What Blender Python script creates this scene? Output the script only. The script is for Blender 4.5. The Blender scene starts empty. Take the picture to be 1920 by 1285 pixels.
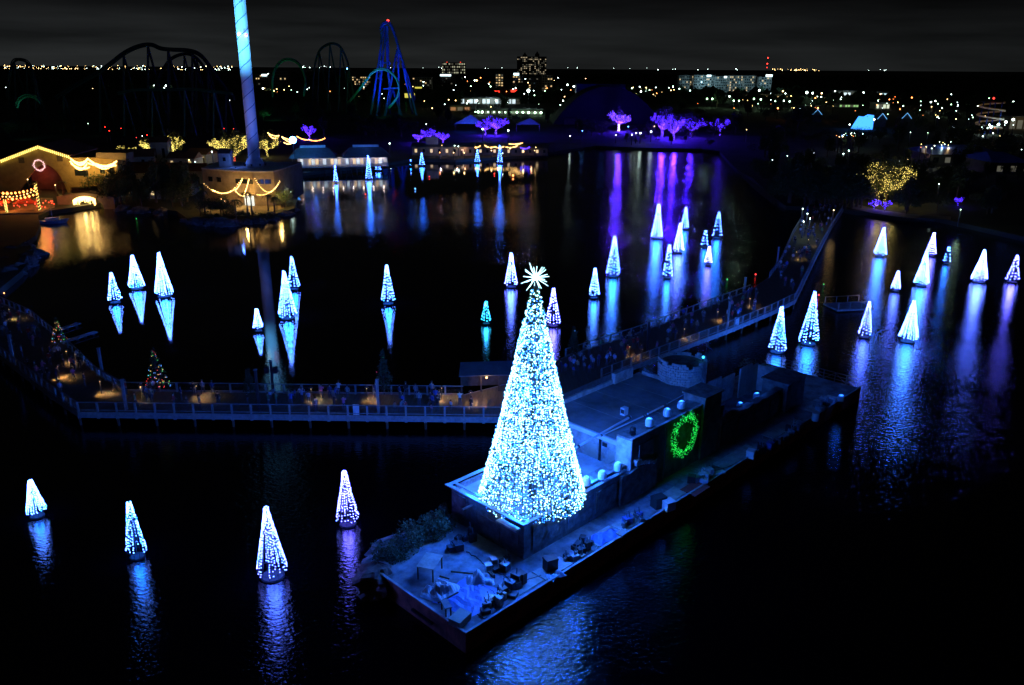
import bpy, math, random
import numpy as np
from mathutils import Vector, Matrix
from mathutils.geometry import tessellate_polygon
random.seed(7); RN = np.random.RandomState(7)
sc = bpy.context.scene; col = sc.collection
PI = math.pi
# ------------------------------------------------------------------ camera
H = 36.0; F = 1520.0; PITCH = math.atan(514 / 1520.0); ROLL = -0.0062
cd = bpy.data.cameras.new('camera'); cam = bpy.data.objects.new('camera', cd); col.objects.link(cam)
cd.sensor_width = 36.0; cd.lens = 36.0 * F / 1920.0; cd.clip_start = 0.5; cd.clip_end = 120000
cam.location = (0, 0, H)
cam.rotation_euler = (Matrix.Rotation(PI / 2 - PITCH, 3, 'X') @ Matrix.Rotation(-ROLL, 3, 'Z')).to_euler()
sc.camera = cam
# ------------------------------------------------------------------ sky
w = bpy.data.worlds.new("World"); sc.world = w; w.use_nodes = True
nt = w.node_tree; nt.nodes.clear()
def N(nt, t, **k):
    n = nt.nodes.new(t)
    for a, b in k.items(): setattr(n, a, b)
    return n
out = N(nt, 'ShaderNodeOutputWorld'); bg = N(nt, 'ShaderNodeBackground')
tc = N(nt, 'ShaderNodeTexCoord'); sep = N(nt, 'ShaderNodeSeparateXYZ')
nt.links.new(tc.outputs['Generated'], sep.inputs[0])
ramp = N(nt, 'ShaderNodeValToRGB'); el = ramp.color_ramp.elements
el[0].position = 0.0; el[0].color = (0.0130, 0.0142, 0.0144, 1)
el[1].position = 1.0; el[1].color = (0.0012, 0.0012, 0.0014, 1)
for p, c in ((0.03, (0.0098, 0.0108, 0.0112)), (0.07, (0.0038, 0.0040, 0.0043)), (0.2, (0.0022, 0.0023, 0.0026))):
    e = el.new(p); e.color = (*c, 1)
nt.links.new(sep.outputs[2], ramp.inputs[0])
mp = N(nt, 'ShaderNodeMapping'); mp.inputs['Scale'].default_value = (2.2, 2.2, 26)
nt.links.new(tc.outputs['Generated'], mp.inputs[0])
nz = N(nt, 'ShaderNodeTexNoise'); nz.inputs['Scale'].default_value = 2.0; nz.inputs['Detail'].default_value = 6
nt.links.new(mp.outputs[0], nz.inputs['Vector'])
mr = N(nt, 'ShaderNodeMapRange'); mr.inputs[1].default_value = .3; mr.inputs[2].default_value = .72
mr.inputs[3].default_value = .55; mr.inputs[4].default_value = 1.5
nt.links.new(nz.outputs[0], mr.inputs[0])
# the town's glow is stronger to the left (-X) than to the right
mx = N(nt, 'ShaderNodeMapRange'); mx.inputs[1].default_value = -.55; mx.inputs[2].default_value = .6
mx.inputs[3].default_value = 1.35; mx.inputs[4].default_value = .62
nt.links.new(sep.outputs[0], mx.inputs[0])
mu = N(nt, 'ShaderNodeMath', operation='MULTIPLY'); nt.links.new(mr.outputs[0], mu.inputs[0]); nt.links.new(mx.outputs[0], mu.inputs[1])
nt.links.new(ramp.outputs[0], bg.inputs[0]); nt.links.new(mu.outputs[0], bg.inputs[1])
nt.links.new(bg.outputs[0], out.inputs[0])
sc.view_settings.view_transform = 'Standard'; sc.view_settings.look = 'None'
sc.view_settings.exposure = 0; sc.view_settings.gamma = 1; sc.view_settings.use_curve_mapping = False
sc.render.engine = 'CYCLES'
cy = sc.cycles; cy.use_denoising = True; cy.max_bounces = 5; cy.diffuse_bounces = 2; cy.glossy_bounces = 3
cy.use_light_tree = True; cy.sample_clamp_indirect = 12; cy.caustics_reflective = False; cy.caustics_refractive = False
# ------------------------------------------------------------------ placing: a photo point to a place on the ground, water or deck
def ray(px, py):
    x = px - 960.0; y = -(py - 642.5); c, s = math.cos(ROLL), math.sin(ROLL)
    x, y = x * c - y * s, y * c + x * s
    a, b = x / F, y / F
    return Vector((a, math.cos(PITCH) + b * math.sin(PITCH), -math.sin(PITCH) + b * math.cos(PITCH)))
def gp(px, py, z=0.0):
    r = ray(px, py); t = (z - H) / r.z
    return Vector((r.x * t, r.y * t, z))
def at(px, py, Y):
    r = ray(px, py); t = Y / r.y
    return Vector((r.x * t, Y, H + r.z * t))
def proj(p):
    X, Y, Z = p[0], p[1], p[2] - H
    d = max(.1, Y * math.cos(PITCH) - Z * math.sin(PITCH)); up = Y * math.sin(PITCH) + Z * math.cos(PITCH)
    x = X / d * F; y = up / d * F; c, s = math.cos(ROLL), math.sin(ROLL)
    return 960 + x * c + y * s, 642.5 - (y * c - x * s)
def tall(b, py):
    lo, hi = 0.0, min(400.0, b[1] * 1.8)
    for _ in range(40):
        m = (lo + hi) / 2
        if proj((b[0], b[1], b[2] + m))[1] > py: lo = m
        else: hi = m
    return lo
def ppm(p): return F / (p[1] * math.cos(PITCH) - (p[2] - H) * math.sin(PITCH))   # photo pixels per metre
# ------------------------------------------------------------------ materials
def mat(name, c, rough=.8, metal=0.0, nscale=0, namt=.35, bump=0, c2=None, obj_color=False, aniso=None, coat=0):
    m = bpy.data.materials.new(name); m.use_nodes = True; nt = m.node_tree; b = nt.nodes['Principled BSDF']
    b.inputs['Roughness'].default_value = rough; b.inputs['Metallic'].default_value = metal
    b.inputs['Base Color'].default_value = (*c, 1)
    if coat: b.inputs['Coat Weight'].default_value = coat
    if obj_color:
        oi = N(nt, 'ShaderNodeObjectInfo'); nt.links.new(oi.outputs['Color'], b.inputs['Base Color'])
    if nscale:
        tx = N(nt, 'ShaderNodeTexCoord'); mpp = N(nt, 'ShaderNodeMapping'); nt.links.new(tx.outputs['Object'], mpp.inputs[0])
        if aniso: mpp.inputs['Scale'].default_value = aniso
        n = N(nt, 'ShaderNodeTexNoise'); n.inputs['Scale'].default_value = nscale; n.inputs['Detail'].default_value = 7; n.inputs['Roughness'].default_value = .65
        nt.links.new(mpp.outputs[0], n.inputs['Vector'])
        rp = N(nt, 'ShaderNodeValToRGB'); rp.color_ramp.elements[0].position = .32; rp.color_ramp.elements[1].position = .68
        d = c2 or tuple(x * (1 - namt) for x in c)
        rp.color_ramp.elements[0].color = (*d, 1); rp.color_ramp.elements[1].color = (*[min(1, x * (1 + namt * .6)) for x in c], 1)
        nt.links.new(n.outputs[0], rp.inputs[0]); nt.links.new(rp.outputs[0], b.inputs['Base Color'])
        if bump:
            bp = N(nt, 'ShaderNodeBump'); bp.inputs['Strength'].default_value = .8; bp.inputs['Distance'].default_value = bump
            nt.links.new(n.outputs[0], bp.inputs['Height']); nt.links.new(bp.outputs[0], b.inputs['Normal'])
    return m
def emis(name, c, s, nee=True, body=(.5, .5, .5)):
    m = bpy.data.materials.new(name); m.use_nodes = True; b = m.node_tree.nodes['Principled BSDF']
    b.inputs['Base Color'].default_value = (*body, 1); b.inputs['Emission Color'].default_value = (*c, 1)
    b.inputs['Emission Strength'].default_value = s
    if not nee: m.cycles.emission_sampling = 'NONE'
    return m
M = {}
M['dark_steel'] = mat('dark_steel', (.06, .065, .07), .5, .6, 3, .4)
M['steel'] = mat('galvanised_steel', (.35, .36, .38), .4, .8, 2, .3)
M['rust'] = mat('rusty_red_hull_paint', (.60, .17, .12), .75, 0, .9, .5, .01, c2=(.17, .06, .045))
M['deck'] = mat('worn_grey_deck', (.27, .27, .28), .75, 0, .9, .45, .015, c2=(.085, .08, .085))
M['deckpanel'] = mat('plywood_panel', (.46, .42, .36), .7, 0, 1.1, .4, .004)
M['stucco'] = mat('grey_scenic_plaster', (.19, .17, .16), .9, 0, 1.3, .6, .07, c2=(.05, .045, .05))
M['stucco_light'] = mat('pale_scenic_plaster', (.48, .45, .43), .85, 0, 1.3, .5, .04, c2=(.24, .22, .22))
M['roofing'] = mat('flat_grey_roofing', (.25, .25, .27), .8, 0, .35, .4, .02, c2=(.12, .12, .13))
M['metal_trim'] = mat('white_metal_trim', (.8, .82, .85), .35, .1, 1, .1)
M['brick'] = mat('pale_stone_block', (.50, .48, .46), .85, 0, 2.5, .4, .02)
M['rock'] = mat('reddish_scenic_rock', (.30, .17, .13), .9, 0, .8, .5, .08)
M['rock_grey'] = mat('grey_scenic_rock', (.22, .19, .18), .9, 0, .9, .5, .08)
M['leaf'] = mat('green_foliage', (.06, .11, .035), .7, 0, 1.2, .5)
M['leaf2'] = mat('olive_foliage', (.09, .11, .04), .7, 0, 1.2, .5)
M['leaf3'] = mat('dark_foliage', (.04, .07, .03), .75, 0, 1.2, .5)
M['bark'] = mat('bark', (.14, .10, .075), .9, 0, 4, .5, .02)
M['wood'] = mat('weathered_boardwalk_wood', (.17, .14, .105), .8, 0, 1.0, .35, .012, aniso=(6, .5, 1))
M['woodtrim'] = mat('weathered_grey_timber', (.29, .30, .31), .7, 0, 2, .35, .01)
M['darkwood'] = mat('dark_timber', (.10, .07, .05), .8, 0, 2, .4, .01)
M['floatblack'] = mat('matt_black_float', (.008, .008, .009), .95)
M['cone_wire'] = mat('black_cone_wire', (.012, .012, .014), .8)
M['black'] = mat('black_plastic', (.025, .025, .028), .45, 0, 3, .3)
M['blackcloth'] = mat('black_tarpaulin', (.03, .03, .035), .6, 0, 2, .4, .03)
M['tarp'] = mat('pale_tarpaulin', (.55, .57, .60), .45, 0, 1.5, .3, .03)
M['bluetarp'] = mat('blue_tarpaulin', (.12, .20, .55), .5, 0, 1.2, .3, .03)
M['redmat'] = mat('red_brown_mat', (.35, .06, .05), .9, 0, 2, .3)
M['white'] = mat('white_paint', (.75, .76, .78), .5, 0, 1, .15)
M['skin'] = mat('skin', (.50, .32, .24), .6)
M['shirt'] = mat('shirt_cloth', (.5, .5, .5), .85, obj_color=True)
M['trousers'] = mat('dark_trouser_cloth', (.07, .08, .12), .85, 0, 5, .3)
M['hair'] = mat('dark_hair', (.04, .025, .018), .6)
M['ochre'] = mat('ochre_stucco', (.36, .25, .09), .85, 0, .6, .3, .02)
M['tan'] = mat('tan_stucco', (.32, .25, .16), .85, 0, .5, .35, .02)
M['cream'] = mat('cream_stucco', (.50, .47, .40), .85, 0, .5, .3, .02)
M['tile'] = mat('terracotta_roof_tile', (.20, .09, .06), .8, 0, 1.5, .4, .05)
M['greyroof'] = mat('grey_metal_roof', (.15, .16, .18), .6, .2, .8, .3)
M['concrete'] = mat('concrete', (.30, .30, .29), .85, 0, .4, .3)
M['darkwall'] = mat('dark_brown_wall', (.12, .10, .085), .85, 0, .4, .35)
M['hotel'] = mat('pale_grey_render', (.42, .45, .46), .8, 0, .05, .2)
M['glass'] = mat('dark_window_glass', (.015, .02, .025), .08, 0)
M['coaster_dark'] = mat('dark_green_coaster_steel', (.05, .10, .085), .5, .3, .2, .3)
M['coaster_blue'] = mat('blue_coaster_steel', (.04, .10, .55), .45, .2, .2, .2)
M['coaster_green'] = mat('green_coaster_steel', (.06, .35, .16), .45, .2, .2, .2)
M['red'] = mat('red_fabric', (.55, .05, .03), .8, 0, 2, .3)
M['boatblue'] = mat('pale_blue_boat_paint', (.25, .35, .60), .4, 0, 1, .2, coat=.3)
M['towerwhite'] = mat('white_tower_paint', (.78, .80, .82), .5, 0, .15, .12)
M['towerband'] = mat('grey_blue_tower_band', (.10, .16, .26), .5)
M['cable'] = mat('black_cable', (.02, .02, .02), .6)
# light sources
E = {}
E['ice'] = emis('ice_blue_bulb', (.075, .18, 1.0), 30, False)
E['ice2'] = emis('cyan_bulb', (.03, .55, 1.0), 10, False)
E['violet'] = emis('violet_bulb', (.13, .14, 1.0), 26, False)
E['big'] = emis('big_tree_bulb', (.30, .62, .66), 9.5, False)
E['bigb'] = emis('big_tree_blue_bulb', (.01, .16, 1.0), 6, False)
E['star'] = emis('star_tube', (.55, .95, 1.0), 3.2, False)
E['green'] = emis('green_bulb', (.02, 1.0, .10), 1.6, False)
E['warm'] = emis('warm_bulb', (1.0, .56, .16), 5, False)
E['yellow'] = emis('yellow_bulb', (1.0, .78, .16), 3.6, False)
E['purple'] = emis('purple_bulb', (.065, .018, 1.0), 7, False)
E['pink'] = emis('pinkish_purple_bulb', (.13, .045, 1.0), 8, False)
E['redb'] = emis('red_bulb', (1.0, .05, .02), 3, False)
E['orange'] = emis('orange_bulb', (1.0, .30, .05), 7, False)
for k, c, s in (('l_white', (.75, 1.0, .92), 14), ('l_green', (.55, 1.0, .60), 10), ('l_amber', (1.0, .62, .22), 11), ('l_orange', (1.0, .25, .06), 9), ('l_blue', (.10, .35, 1.0), 16), ('l_red', (1.0, .03, .02), 8)):
    E[k] = emis(k[2:] + '_lamp_glow', c, s)
E['win_warm'] = emis('warm_lit_window', (1.0, .68, .30), .9)
E['win_white'] = emis('white_lit_window', (.75, .95, 1.0), .9)
E['win_dim'] = emis('dim_lit_window', (.8, .75, .55), .10)
E['sign_white'] = emis('white_sign_glow', (.7, .95, 1.0), 3)
E['sign_red'] = emis('red_sign_glow', (1.0, .04, .02), 2)
E['shop'] = emis('shopfront_glow', (.75, .95, 1.0), 1.1)
E['shopyellow'] = emis('yellow_shopfront_glow', (.9, .8, .1), .8)
# ------------------------------------------------------------------ mesh builder
class MB:
    def __init__(s): s.v = []; s.f = []; s.m = []; s.k = 0
    def add(s, vs, fs, k=None):
        n = len(s.v); s.v += [tuple(p) for p in vs]; s.f += [tuple(i + n for i in f) for f in fs]; s.m += [s.k if k is None else k] * len(fs); return s
    def box(s, x0, x1, y0, y1, z0, z1, k=None):
        vs = [(x, y, z) for z in (z0, z1) for y in (y0, y1) for x in (x0, x1)]
        return s.add(vs, [(0, 2, 3, 1), (4, 5, 7, 6), (0, 1, 5, 4), (2, 6, 7, 3), (0, 4, 6, 2), (1, 3, 7, 5)], k)
    def cbox(s, c, d, rz=0, k=None, tilt=0):
        Mx = Matrix.Translation(c) @ Matrix.Rotation(rz, 4, 'Z') @ Matrix.Rotation(tilt, 4, 'X'); a, b, e = d[0] / 2, d[1] / 2, d[2] / 2
        vs = [Mx @ Vector((x, y, z)) for z in (-e, e) for y in (-b, b) for x in (-a, a)]
        return s.add(vs, [(0, 2, 3, 1), (4, 5, 7, 6), (0, 1, 5, 4), (2, 6, 7, 3), (0, 4, 6, 2), (1, 3, 7, 5)], k)
    def prism(s, poly, z0, z1, k=None):
        n = len(poly); vs = [(p[0], p[1], z0) for p in poly] + [(p[0], p[1], z1) for p in poly]
        fs = [(i, (i + 1) % n, (i + 1) % n + n, i + n) for i in range(n)]
        for t in tessellate_polygon([[Vector((p[0], p[1], 0)) for p in poly]]):
            a, b, c = t
            A_, B_, C_ = poly[a], poly[b], poly[c]
            if (B_[0] - A_[0]) * (C_[1] - A_[1]) - (B_[1] - A_[1]) * (C_[0] - A_[0]) < 0: a, c = c, a
            fs.append((a + n, b + n, c + n)); fs.append((c, b, a))
        return s.add(vs, fs, k)
    def wall(s, pts, thick, k=None):      # pts: outline (x, z) of a wall in the x-z plane, from y=0 to y=thick
        n = len(pts); vs = [(p[0], 0, p[1]) for p in pts] + [(p[0], thick, p[1]) for p in pts]
        fs = [(i, (i + 1) % n, (i + 1) % n + n, i + n) for i in range(n)]
        for t in tessellate_polygon([[Vector((p[0], p[1], 0)) for p in pts]]): fs.append(tuple(t)); fs.append(tuple(i + n for i in reversed(t)))
        return s.add(vs, fs, k)
    def cyl(s, p0, p1, r0, r1=None, n=8, caps=True, k=None):
        p0, p1 = Vector(p0), Vector(p1); r1 = r0 if r1 is None else r1; d = (p1 - p0)
        if d.length < 1e-6: return s
        q = d.to_track_quat('Z', 'Y'); vs = []
        for p, r in ((p0, r0), (p1, r1)):
            for i in range(n): a = 2 * PI * i / n; vs.append(p + q @ Vector((r * math.cos(a), r * math.sin(a), 0)))
        fs = [(i, (i + 1) % n, (i + 1) % n + n, i + n) for i in range(n)]
        if caps: fs += [tuple(range(n - 1, -1, -1)), tuple(range(n, 2 * n))]
        return s.add(vs, fs, k)
    def tube(s, pts, r, n=6, k=None):
        for a, b in zip(pts, pts[1:]): s.cyl(a, b, r, r, n, True, k)
        return s
    def lathe(s, prof, n=12, c=(0, 0, 0), k=None):
        vs = []; fs = []
        for r, z in prof:
            for i in range(n): a = 2 * PI * i / n; vs.append((c[0] + r * math.cos(a), c[1] + r * math.sin(a), c[2] + z))
        for j in range(len(prof) - 1):
            for i in range(n): fs.append((j * n + i, j * n + (i + 1) % n, (j + 1) * n + (i + 1) % n, (j + 1) * n + i))
        fs.append(tuple(range(n - 1, -1, -1))); L = (len(prof) - 1) * n; fs.append(tuple(range(L, L + n)))
        return s.add(vs, fs, k)
    def ball(s, c, r, n=8, k=None, sz=1):
        return s.lathe([(max(.001, r * math.sin(PI * j / 6)), -r * sz * math.cos(PI * j / 6)) for j in range(7)], n, c, k)
    def octa(s, c, r, k=None):
        x, y, z = c
        return s.add([(x + r, y, z), (x - r, y, z), (x, y + r, z), (x, y - r, z), (x, y, z + r), (x, y, z - r)], [(0, 2, 4), (2, 1, 4), (1, 3, 4), (3, 0, 4), (2, 0, 5), (1, 2, 5), (3, 1, 5), (0, 3, 5)], k)
    def mesh(s, name, mats):
        me = bpy.data.meshes.new(name); me.from_pydata(s.v, [], s.f)
        for m in (mats if isinstance(mats, (list, tuple)) else [mats]): me.materials.append(m)
        if any(s.m): me.polygons.foreach_set('material_index', s.m)
        me.update(); return me
    def build(s, name, mats, parent=None, **kw): return obj(name, s.mesh(name, mats), parent, **kw)
def obj(name, me, parent=None, loc=None, rot=None, kind=None, label=None):
    o = bpy.data.objects.new(name, me); col.objects.link(o)
    if parent: o.parent = parent
    if loc is not None: o.location = loc
    if rot is not None: o.rotation_euler = rot if hasattr(rot, '__len__') else (0, 0, rot)
    if kind: o['kind'] = kind
    if label: o['label'] = label
    return o
REG = []
def tag(o, label, cat, group=None):
    o['label'] = label; o['category'] = cat
    if group: o['group'] = group
    REG.append(o); return o
def thing(name, label, cat, loc=(0, 0, 0), rz=0, group=None):
    o = bpy.data.objects.new(name, None); o.empty_display_size = .3; col.objects.link(o); o.location = loc; o.rotation_euler = (0, 0, rz)
    return tag(o, label, cat, group)
def struct(name, mb, m, **k): return mb.build(name, m, kind='structure', **k)
def children(o): return [c for c in col.objects if c.parent == o]
def bulbs_mesh(name, P, r, mats, idx=None):
    P = np.asarray(P, dtype=np.float32); n = len(P); r = np.broadcast_to(np.asarray(r, dtype=np.float32), (n,))
    D = np.array([(1, 0, 0), (-1, 0, 0), (0, 1, 0), (0, -1, 0), (0, 0, 1), (0, 0, -1)], dtype=np.float32)
    V = (P[:, None, :] + D[None] * r[:, None, None]).reshape(-1, 3)
    T = np.array([(0, 2, 4), (2, 1, 4), (1, 3, 4), (3, 0, 4), (2, 0, 5), (1, 2, 5), (3, 1, 5), (0, 3, 5)])
    Fc = (np.arange(n)[:, None, None] * 6 + T[None]).reshape(-1)
    me = bpy.data.meshes.new(name); me.vertices.add(n * 6); me.vertices.foreach_set('co', V.ravel())
    me.loops.add(n * 24); me.loops.foreach_set('vertex_index', Fc); me.polygons.add(n * 8)
    me.polygons.foreach_set('loop_start', np.arange(n * 8) * 3)
    for m in mats: me.materials.append(m)
    if idx is not None: me.polygons.foreach_set('material_index', np.repeat(np.asarray(idx, dtype=np.int32), 8))
    me.update(calc_edges=True); return me
def plight(name, parent, loc, c, power, r=.3):
    l = bpy.data.lights.new(name, 'POINT'); l.color = c; l.energy = power; l.shadow_soft_size = r
    o = bpy.data.objects.new(name, l); col.objects.link(o); o.parent = parent; o.location = loc; return o
def slight(name, parent, loc, target, c, power, ang, blend=.5, r=.3):
    l = bpy.data.lights.new(name, 'SPOT'); l.color = c; l.energy = power; l.spot_size = math.radians(ang); l.spot_blend = blend; l.shadow_soft_size = r
    o = bpy.data.objects.new(name, l); col.objects.link(o); o.parent = parent; o.location = loc
    o.rotation_euler = (Vector(target) - Vector(loc)).to_track_quat('-Z', 'Y').to_euler(); return o
# ================================================================== WATER AND GROUND
def water_material():
    m = bpy.data.materials.new('dark_lake_water'); m.use_nodes = True; nt = m.node_tree; b = nt.nodes['Principled BSDF']
    b.inputs['Base Color'].default_value = (.0001, .0002, .0008, 1); b.inputs['IOR'].default_value = 1.33
    g = N(nt, 'ShaderNodeNewGeometry')
    # ripples: wind-blown chop in the open water, nearly still in the sheltered basin on the left
    n1 = N(nt, 'ShaderNodeTexNoise'); n1.inputs['Scale'].default_value = 1.0; n1.inputs['Detail'].default_value = 3; n1.inputs['Roughness'].default_value = .55
    mp = N(nt, 'ShaderNodeMapping'); mp.inputs['Rotation'].default_value = (0, 0, .5); mp.inputs['Scale'].default_value = (2.1, 3.4, 1)
    nt.links.new(g.outputs['Position'], mp.inputs[0]); nt.links.new(mp.outputs[0], n1.inputs['Vector'])
    # shelter mask
    d = N(nt, 'ShaderNodeVectorMath', operation='DISTANCE'); d.inputs[1].default_value = (-50, 150, 0)
    mps = N(nt, 'ShaderNodeMapping'); mps.inputs['Scale'].default_value = (1, .85, 1); mps.inputs['Location'].default_value = (0, 42, 0)
    nt.links.new(g.outputs['Position'], mps.inputs[0]); nt.links.new(mps.outputs[0], d.inputs[0])
    msk = N(nt, 'ShaderNodeMapRange', interpolation_type='SMOOTHSTEP'); msk.inputs[1].default_value = 22; msk.inputs[2].default_value = 84
    msk.inputs[3].default_value = .05; msk.inputs[4].default_value = 1.0
    d2 = N(nt, 'ShaderNodeVectorMath', operation='DISTANCE'); d2.inputs[1].default_value = (-30, 190, 0)
    mp2 = N(nt, 'ShaderNodeMapping'); mp2.inputs['Scale'].default_value = (.62, .62, 1); nt.links.new(g.outputs['Position'], mp2.inputs[0]); nt.links.new(mp2.outputs[0], d2.inputs[0])
    mn = N(nt, 'ShaderNodeMath', operation='MINIMUM'); nt.links.new(d.outputs['Value'], mn.inputs[0]); nt.links.new(d2.outputs['Value'], mn.inputs[1])
    nt.links.new(mn.outputs[0], msk.inputs[0])
    pn = N(nt, 'ShaderNodeTexNoise'); pn.inputs['Scale'].default_value = .03; pn.inputs['Detail'].default_value = 2
    nt.links.new(g.outputs['Position'], pn.inputs['Vector'])
    pr = N(nt, 'ShaderNodeMapRange'); pr.inputs[1].default_value = .3; pr.inputs[2].default_value = .7; pr.inputs[3].default_value = .55; pr.inputs[4].default_value = 1.3
    nt.links.new(pn.outputs[0], pr.inputs[0])
    mm = N(nt, 'ShaderNodeMath', operation='MULTIPLY'); nt.links.new(msk.outputs[0], mm.inputs[0]); nt.links.new(pr.outputs[0], mm.inputs[1])
    md = N(nt, 'ShaderNodeMath', operation='MULTIPLY'); md.inputs[1].default_value = .058; nt.links.new(mm.outputs[0], md.inputs[0])
    bp = N(nt, 'ShaderNodeBump'); bp.inputs['Strength'].default_value = 1.0
    nt.links.new(n1.outputs[0], bp.inputs['Height']); nt.links.new(md.outputs[0], bp.inputs['Distance']); nt.links.new(bp.outputs[0], b.inputs['Normal'])
    mr_ = N(nt, 'ShaderNodeMath', operation='MULTIPLY_ADD'); mr_.inputs[1].default_value = .075; mr_.inputs[2].default_value = .03
    nt.links.new(mm.outputs[0], mr_.inputs[0]); nt.links.new(mr_.outputs[0], b.inputs['Roughness'])
    return m
struct('water', MB().add([(-900, -60, 0), (900, -60, 0), (900, 700, 0), (-900, 700, 0)], [(0, 1, 2, 3)]), water_material())
SH = [(-260, 640), (-90, 560), (0, 566), (40, 532), (58, 508), (64, 490), (50, 474), (66, 462), (74, 440), (70, 424), (90, 414), (132, 408), (186, 398), (222, 402), (330, 412), (352, 428), (410, 432), (484, 424),
      (550, 404), (556, 380), (540, 356), (560, 336), (735, 312), (770, 306), (850, 306), (990, 296), (1060, 284), (1112, 276), (1200, 279), (1312, 280), (1345, 284), (1376, 318), (1408, 336), (1440, 366), (1470, 388),
      (1560, 388), (1600, 396), (1660, 396), (1750, 406), (1920, 442), (2300, 520)]
shore = [gp(x, y, 0) for x, y in SH]
poly = [(p.x, p.y) for p in shore]
far = [(1500, shore[-1].y), (60000, 60000), (60000, 90000), (-60000, 90000), (-60000, 60000), (-1500, shore[0].y)]
M['ground'] = mat('dark_park_ground', (.06, .065, .05), .9, 0, .06, .5, 0, c2=(.035, .04, .03))
struct('ground', MB().prism(poly + far, -1.0, 1.1), M['ground'])
inland = poly + [(1500, shore[-1].y), (3000, 3000), (-3000, 3000), (-1500, shore[0].y)]
def on_land(x, y):
    c = False; n = len(inland); j = n - 1
    for i in range(n):
        a, b = inland[i], inland[j]
        if (a[1] > y) != (b[1] > y) and x < (b[0] - a[0]) * (y - a[1]) / (b[1] - a[1]) + a[0]: c = not c
        j = i
    return c
GZ = 1.1
# ================================================================== LIT CONES ON THE LAKE
cone_group = 'lit cone trees floating on the lake'
NEAR = {}
def bulb_cone(n_s, h, R, z0, cover, rb, gaps=(), top_r=.04, spiral=False, jitter=.02, dz=.2):
    """strings of bulbs hung from a small top ring to a wide, slightly ragged hem"""
    P = []; rt = max(.14, R * .10)
    for s in range(n_s):
        a = 2 * PI * s / n_s + random.gauss(0, .05)
        lim = .70 if any(abs((a - g + PI) % (2 * PI) - PI) < gw for g, gw in gaps) else -1
        z = random.uniform(-.02, .05) * h; hem = random.uniform(.97, 1.04)
        while z < h:
            u = max(0, z / h); rr = (rt + (R - rt) * (1 - u) ** 1.12) * hem
            dens = min(1.0, 2 * PI * rr / (n_s * dz * (.62 if u < .7 else .25)))
            if random.random() < dens * (.95 if cover > .8 else .84 + .1 * u) and u > lim:
                aa = a + (u * 5 if spiral and u > .62 else 0)
                P.append((rr * math.cos(aa) + random.gauss(0, jitter), rr * math.sin(aa) + random.gauss(0, jitter), z0 + z))
            z += dz * random.uniform(.7, 1.35) * (.75 if u > .75 else 1)
    return P
def lit_cone(ax, ay, bx, by, hw, cover=1.0, tone='ice', gaps=(), label='', spiral=False, ns=None):
    b = gp(bx, by, .7); s = ppm(b); R = hw / s
    b = b + Vector((0, 0, 0)); b.y += R * .75; b.x *= (b.y / (b.y - R * .75))
    h = tall(b, ay)
    root = thing('cone_tree', label, 'light cone', (b.x, b.y, 0), 0, cone_group)
    f = MB().lathe([(R * .74, -.12), (R * .78, .06), (R * .72, .16), (R * .3, .22)], 18); f.build('float', M['floatblack'], root)
    fr = MB().cyl((0, 0, .3), (0, 0, .7 + h), .05, .03, 6)
    for k in range(5):
        z = .7 + h * k / 5; rr = R * (1 - k / 5) * .96
        fr.tube([(rr * math.cos(2 * PI * i / 16), rr * math.sin(2 * PI * i / 16), z) for i in range(17)], .02, 4)
    for i in range(8): a = 2 * PI * i / 8; fr.cyl((R * .72 * math.cos(a), R * .72 * math.sin(a), .2), (0, 0, .7 + h), .018, .018, 4, False)
    fr.build('frame', M['cone_wire'], root)
    px_ = 1.0 / s
    rb = max(.038, min(.095, px_ * 1.0)); gap = (4.0 if cover > .8 else 6.6 if cover < .72 else 5.2) / s; n_s = ns or int(max(9, min(34, 2 * PI * R / gap)))
    P = bulb_cone(n_s, h, R, .7, cover, rb, gaps, .06, spiral, dz=gap * .82)
    mats = {'ice': [E['ice'], E['ice2']], 'violet': [E['violet'], E['ice']], 'mix': [E['ice'], E['violet']], 'cyan': [E['ice2'], E['ice']]}[tone]
    idx = [1 if random.random() < (.5 if tone == 'mix' else .1) else 0 for _ in P]
    o = obj('bulbs', bulbs_mesh('bulbs', P, rb, mats, idx), root, kind='stuff')
    c = {'ice': (.012, .15, 1), 'violet': (.10, .09, 1), 'mix': (.05, .12, 1), 'cyan': (.02, .4, 1)}[tone]
    for u, k in ((.10, .34), (.24, .26), (.38, .18), (.53, .12), (.68, .07), (.82, .03)):
        plight('glow', root, (0, 0, .7 + h * u), c, 300 * R * h * k, R * (1 - u) * .62)
    return root
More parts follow.
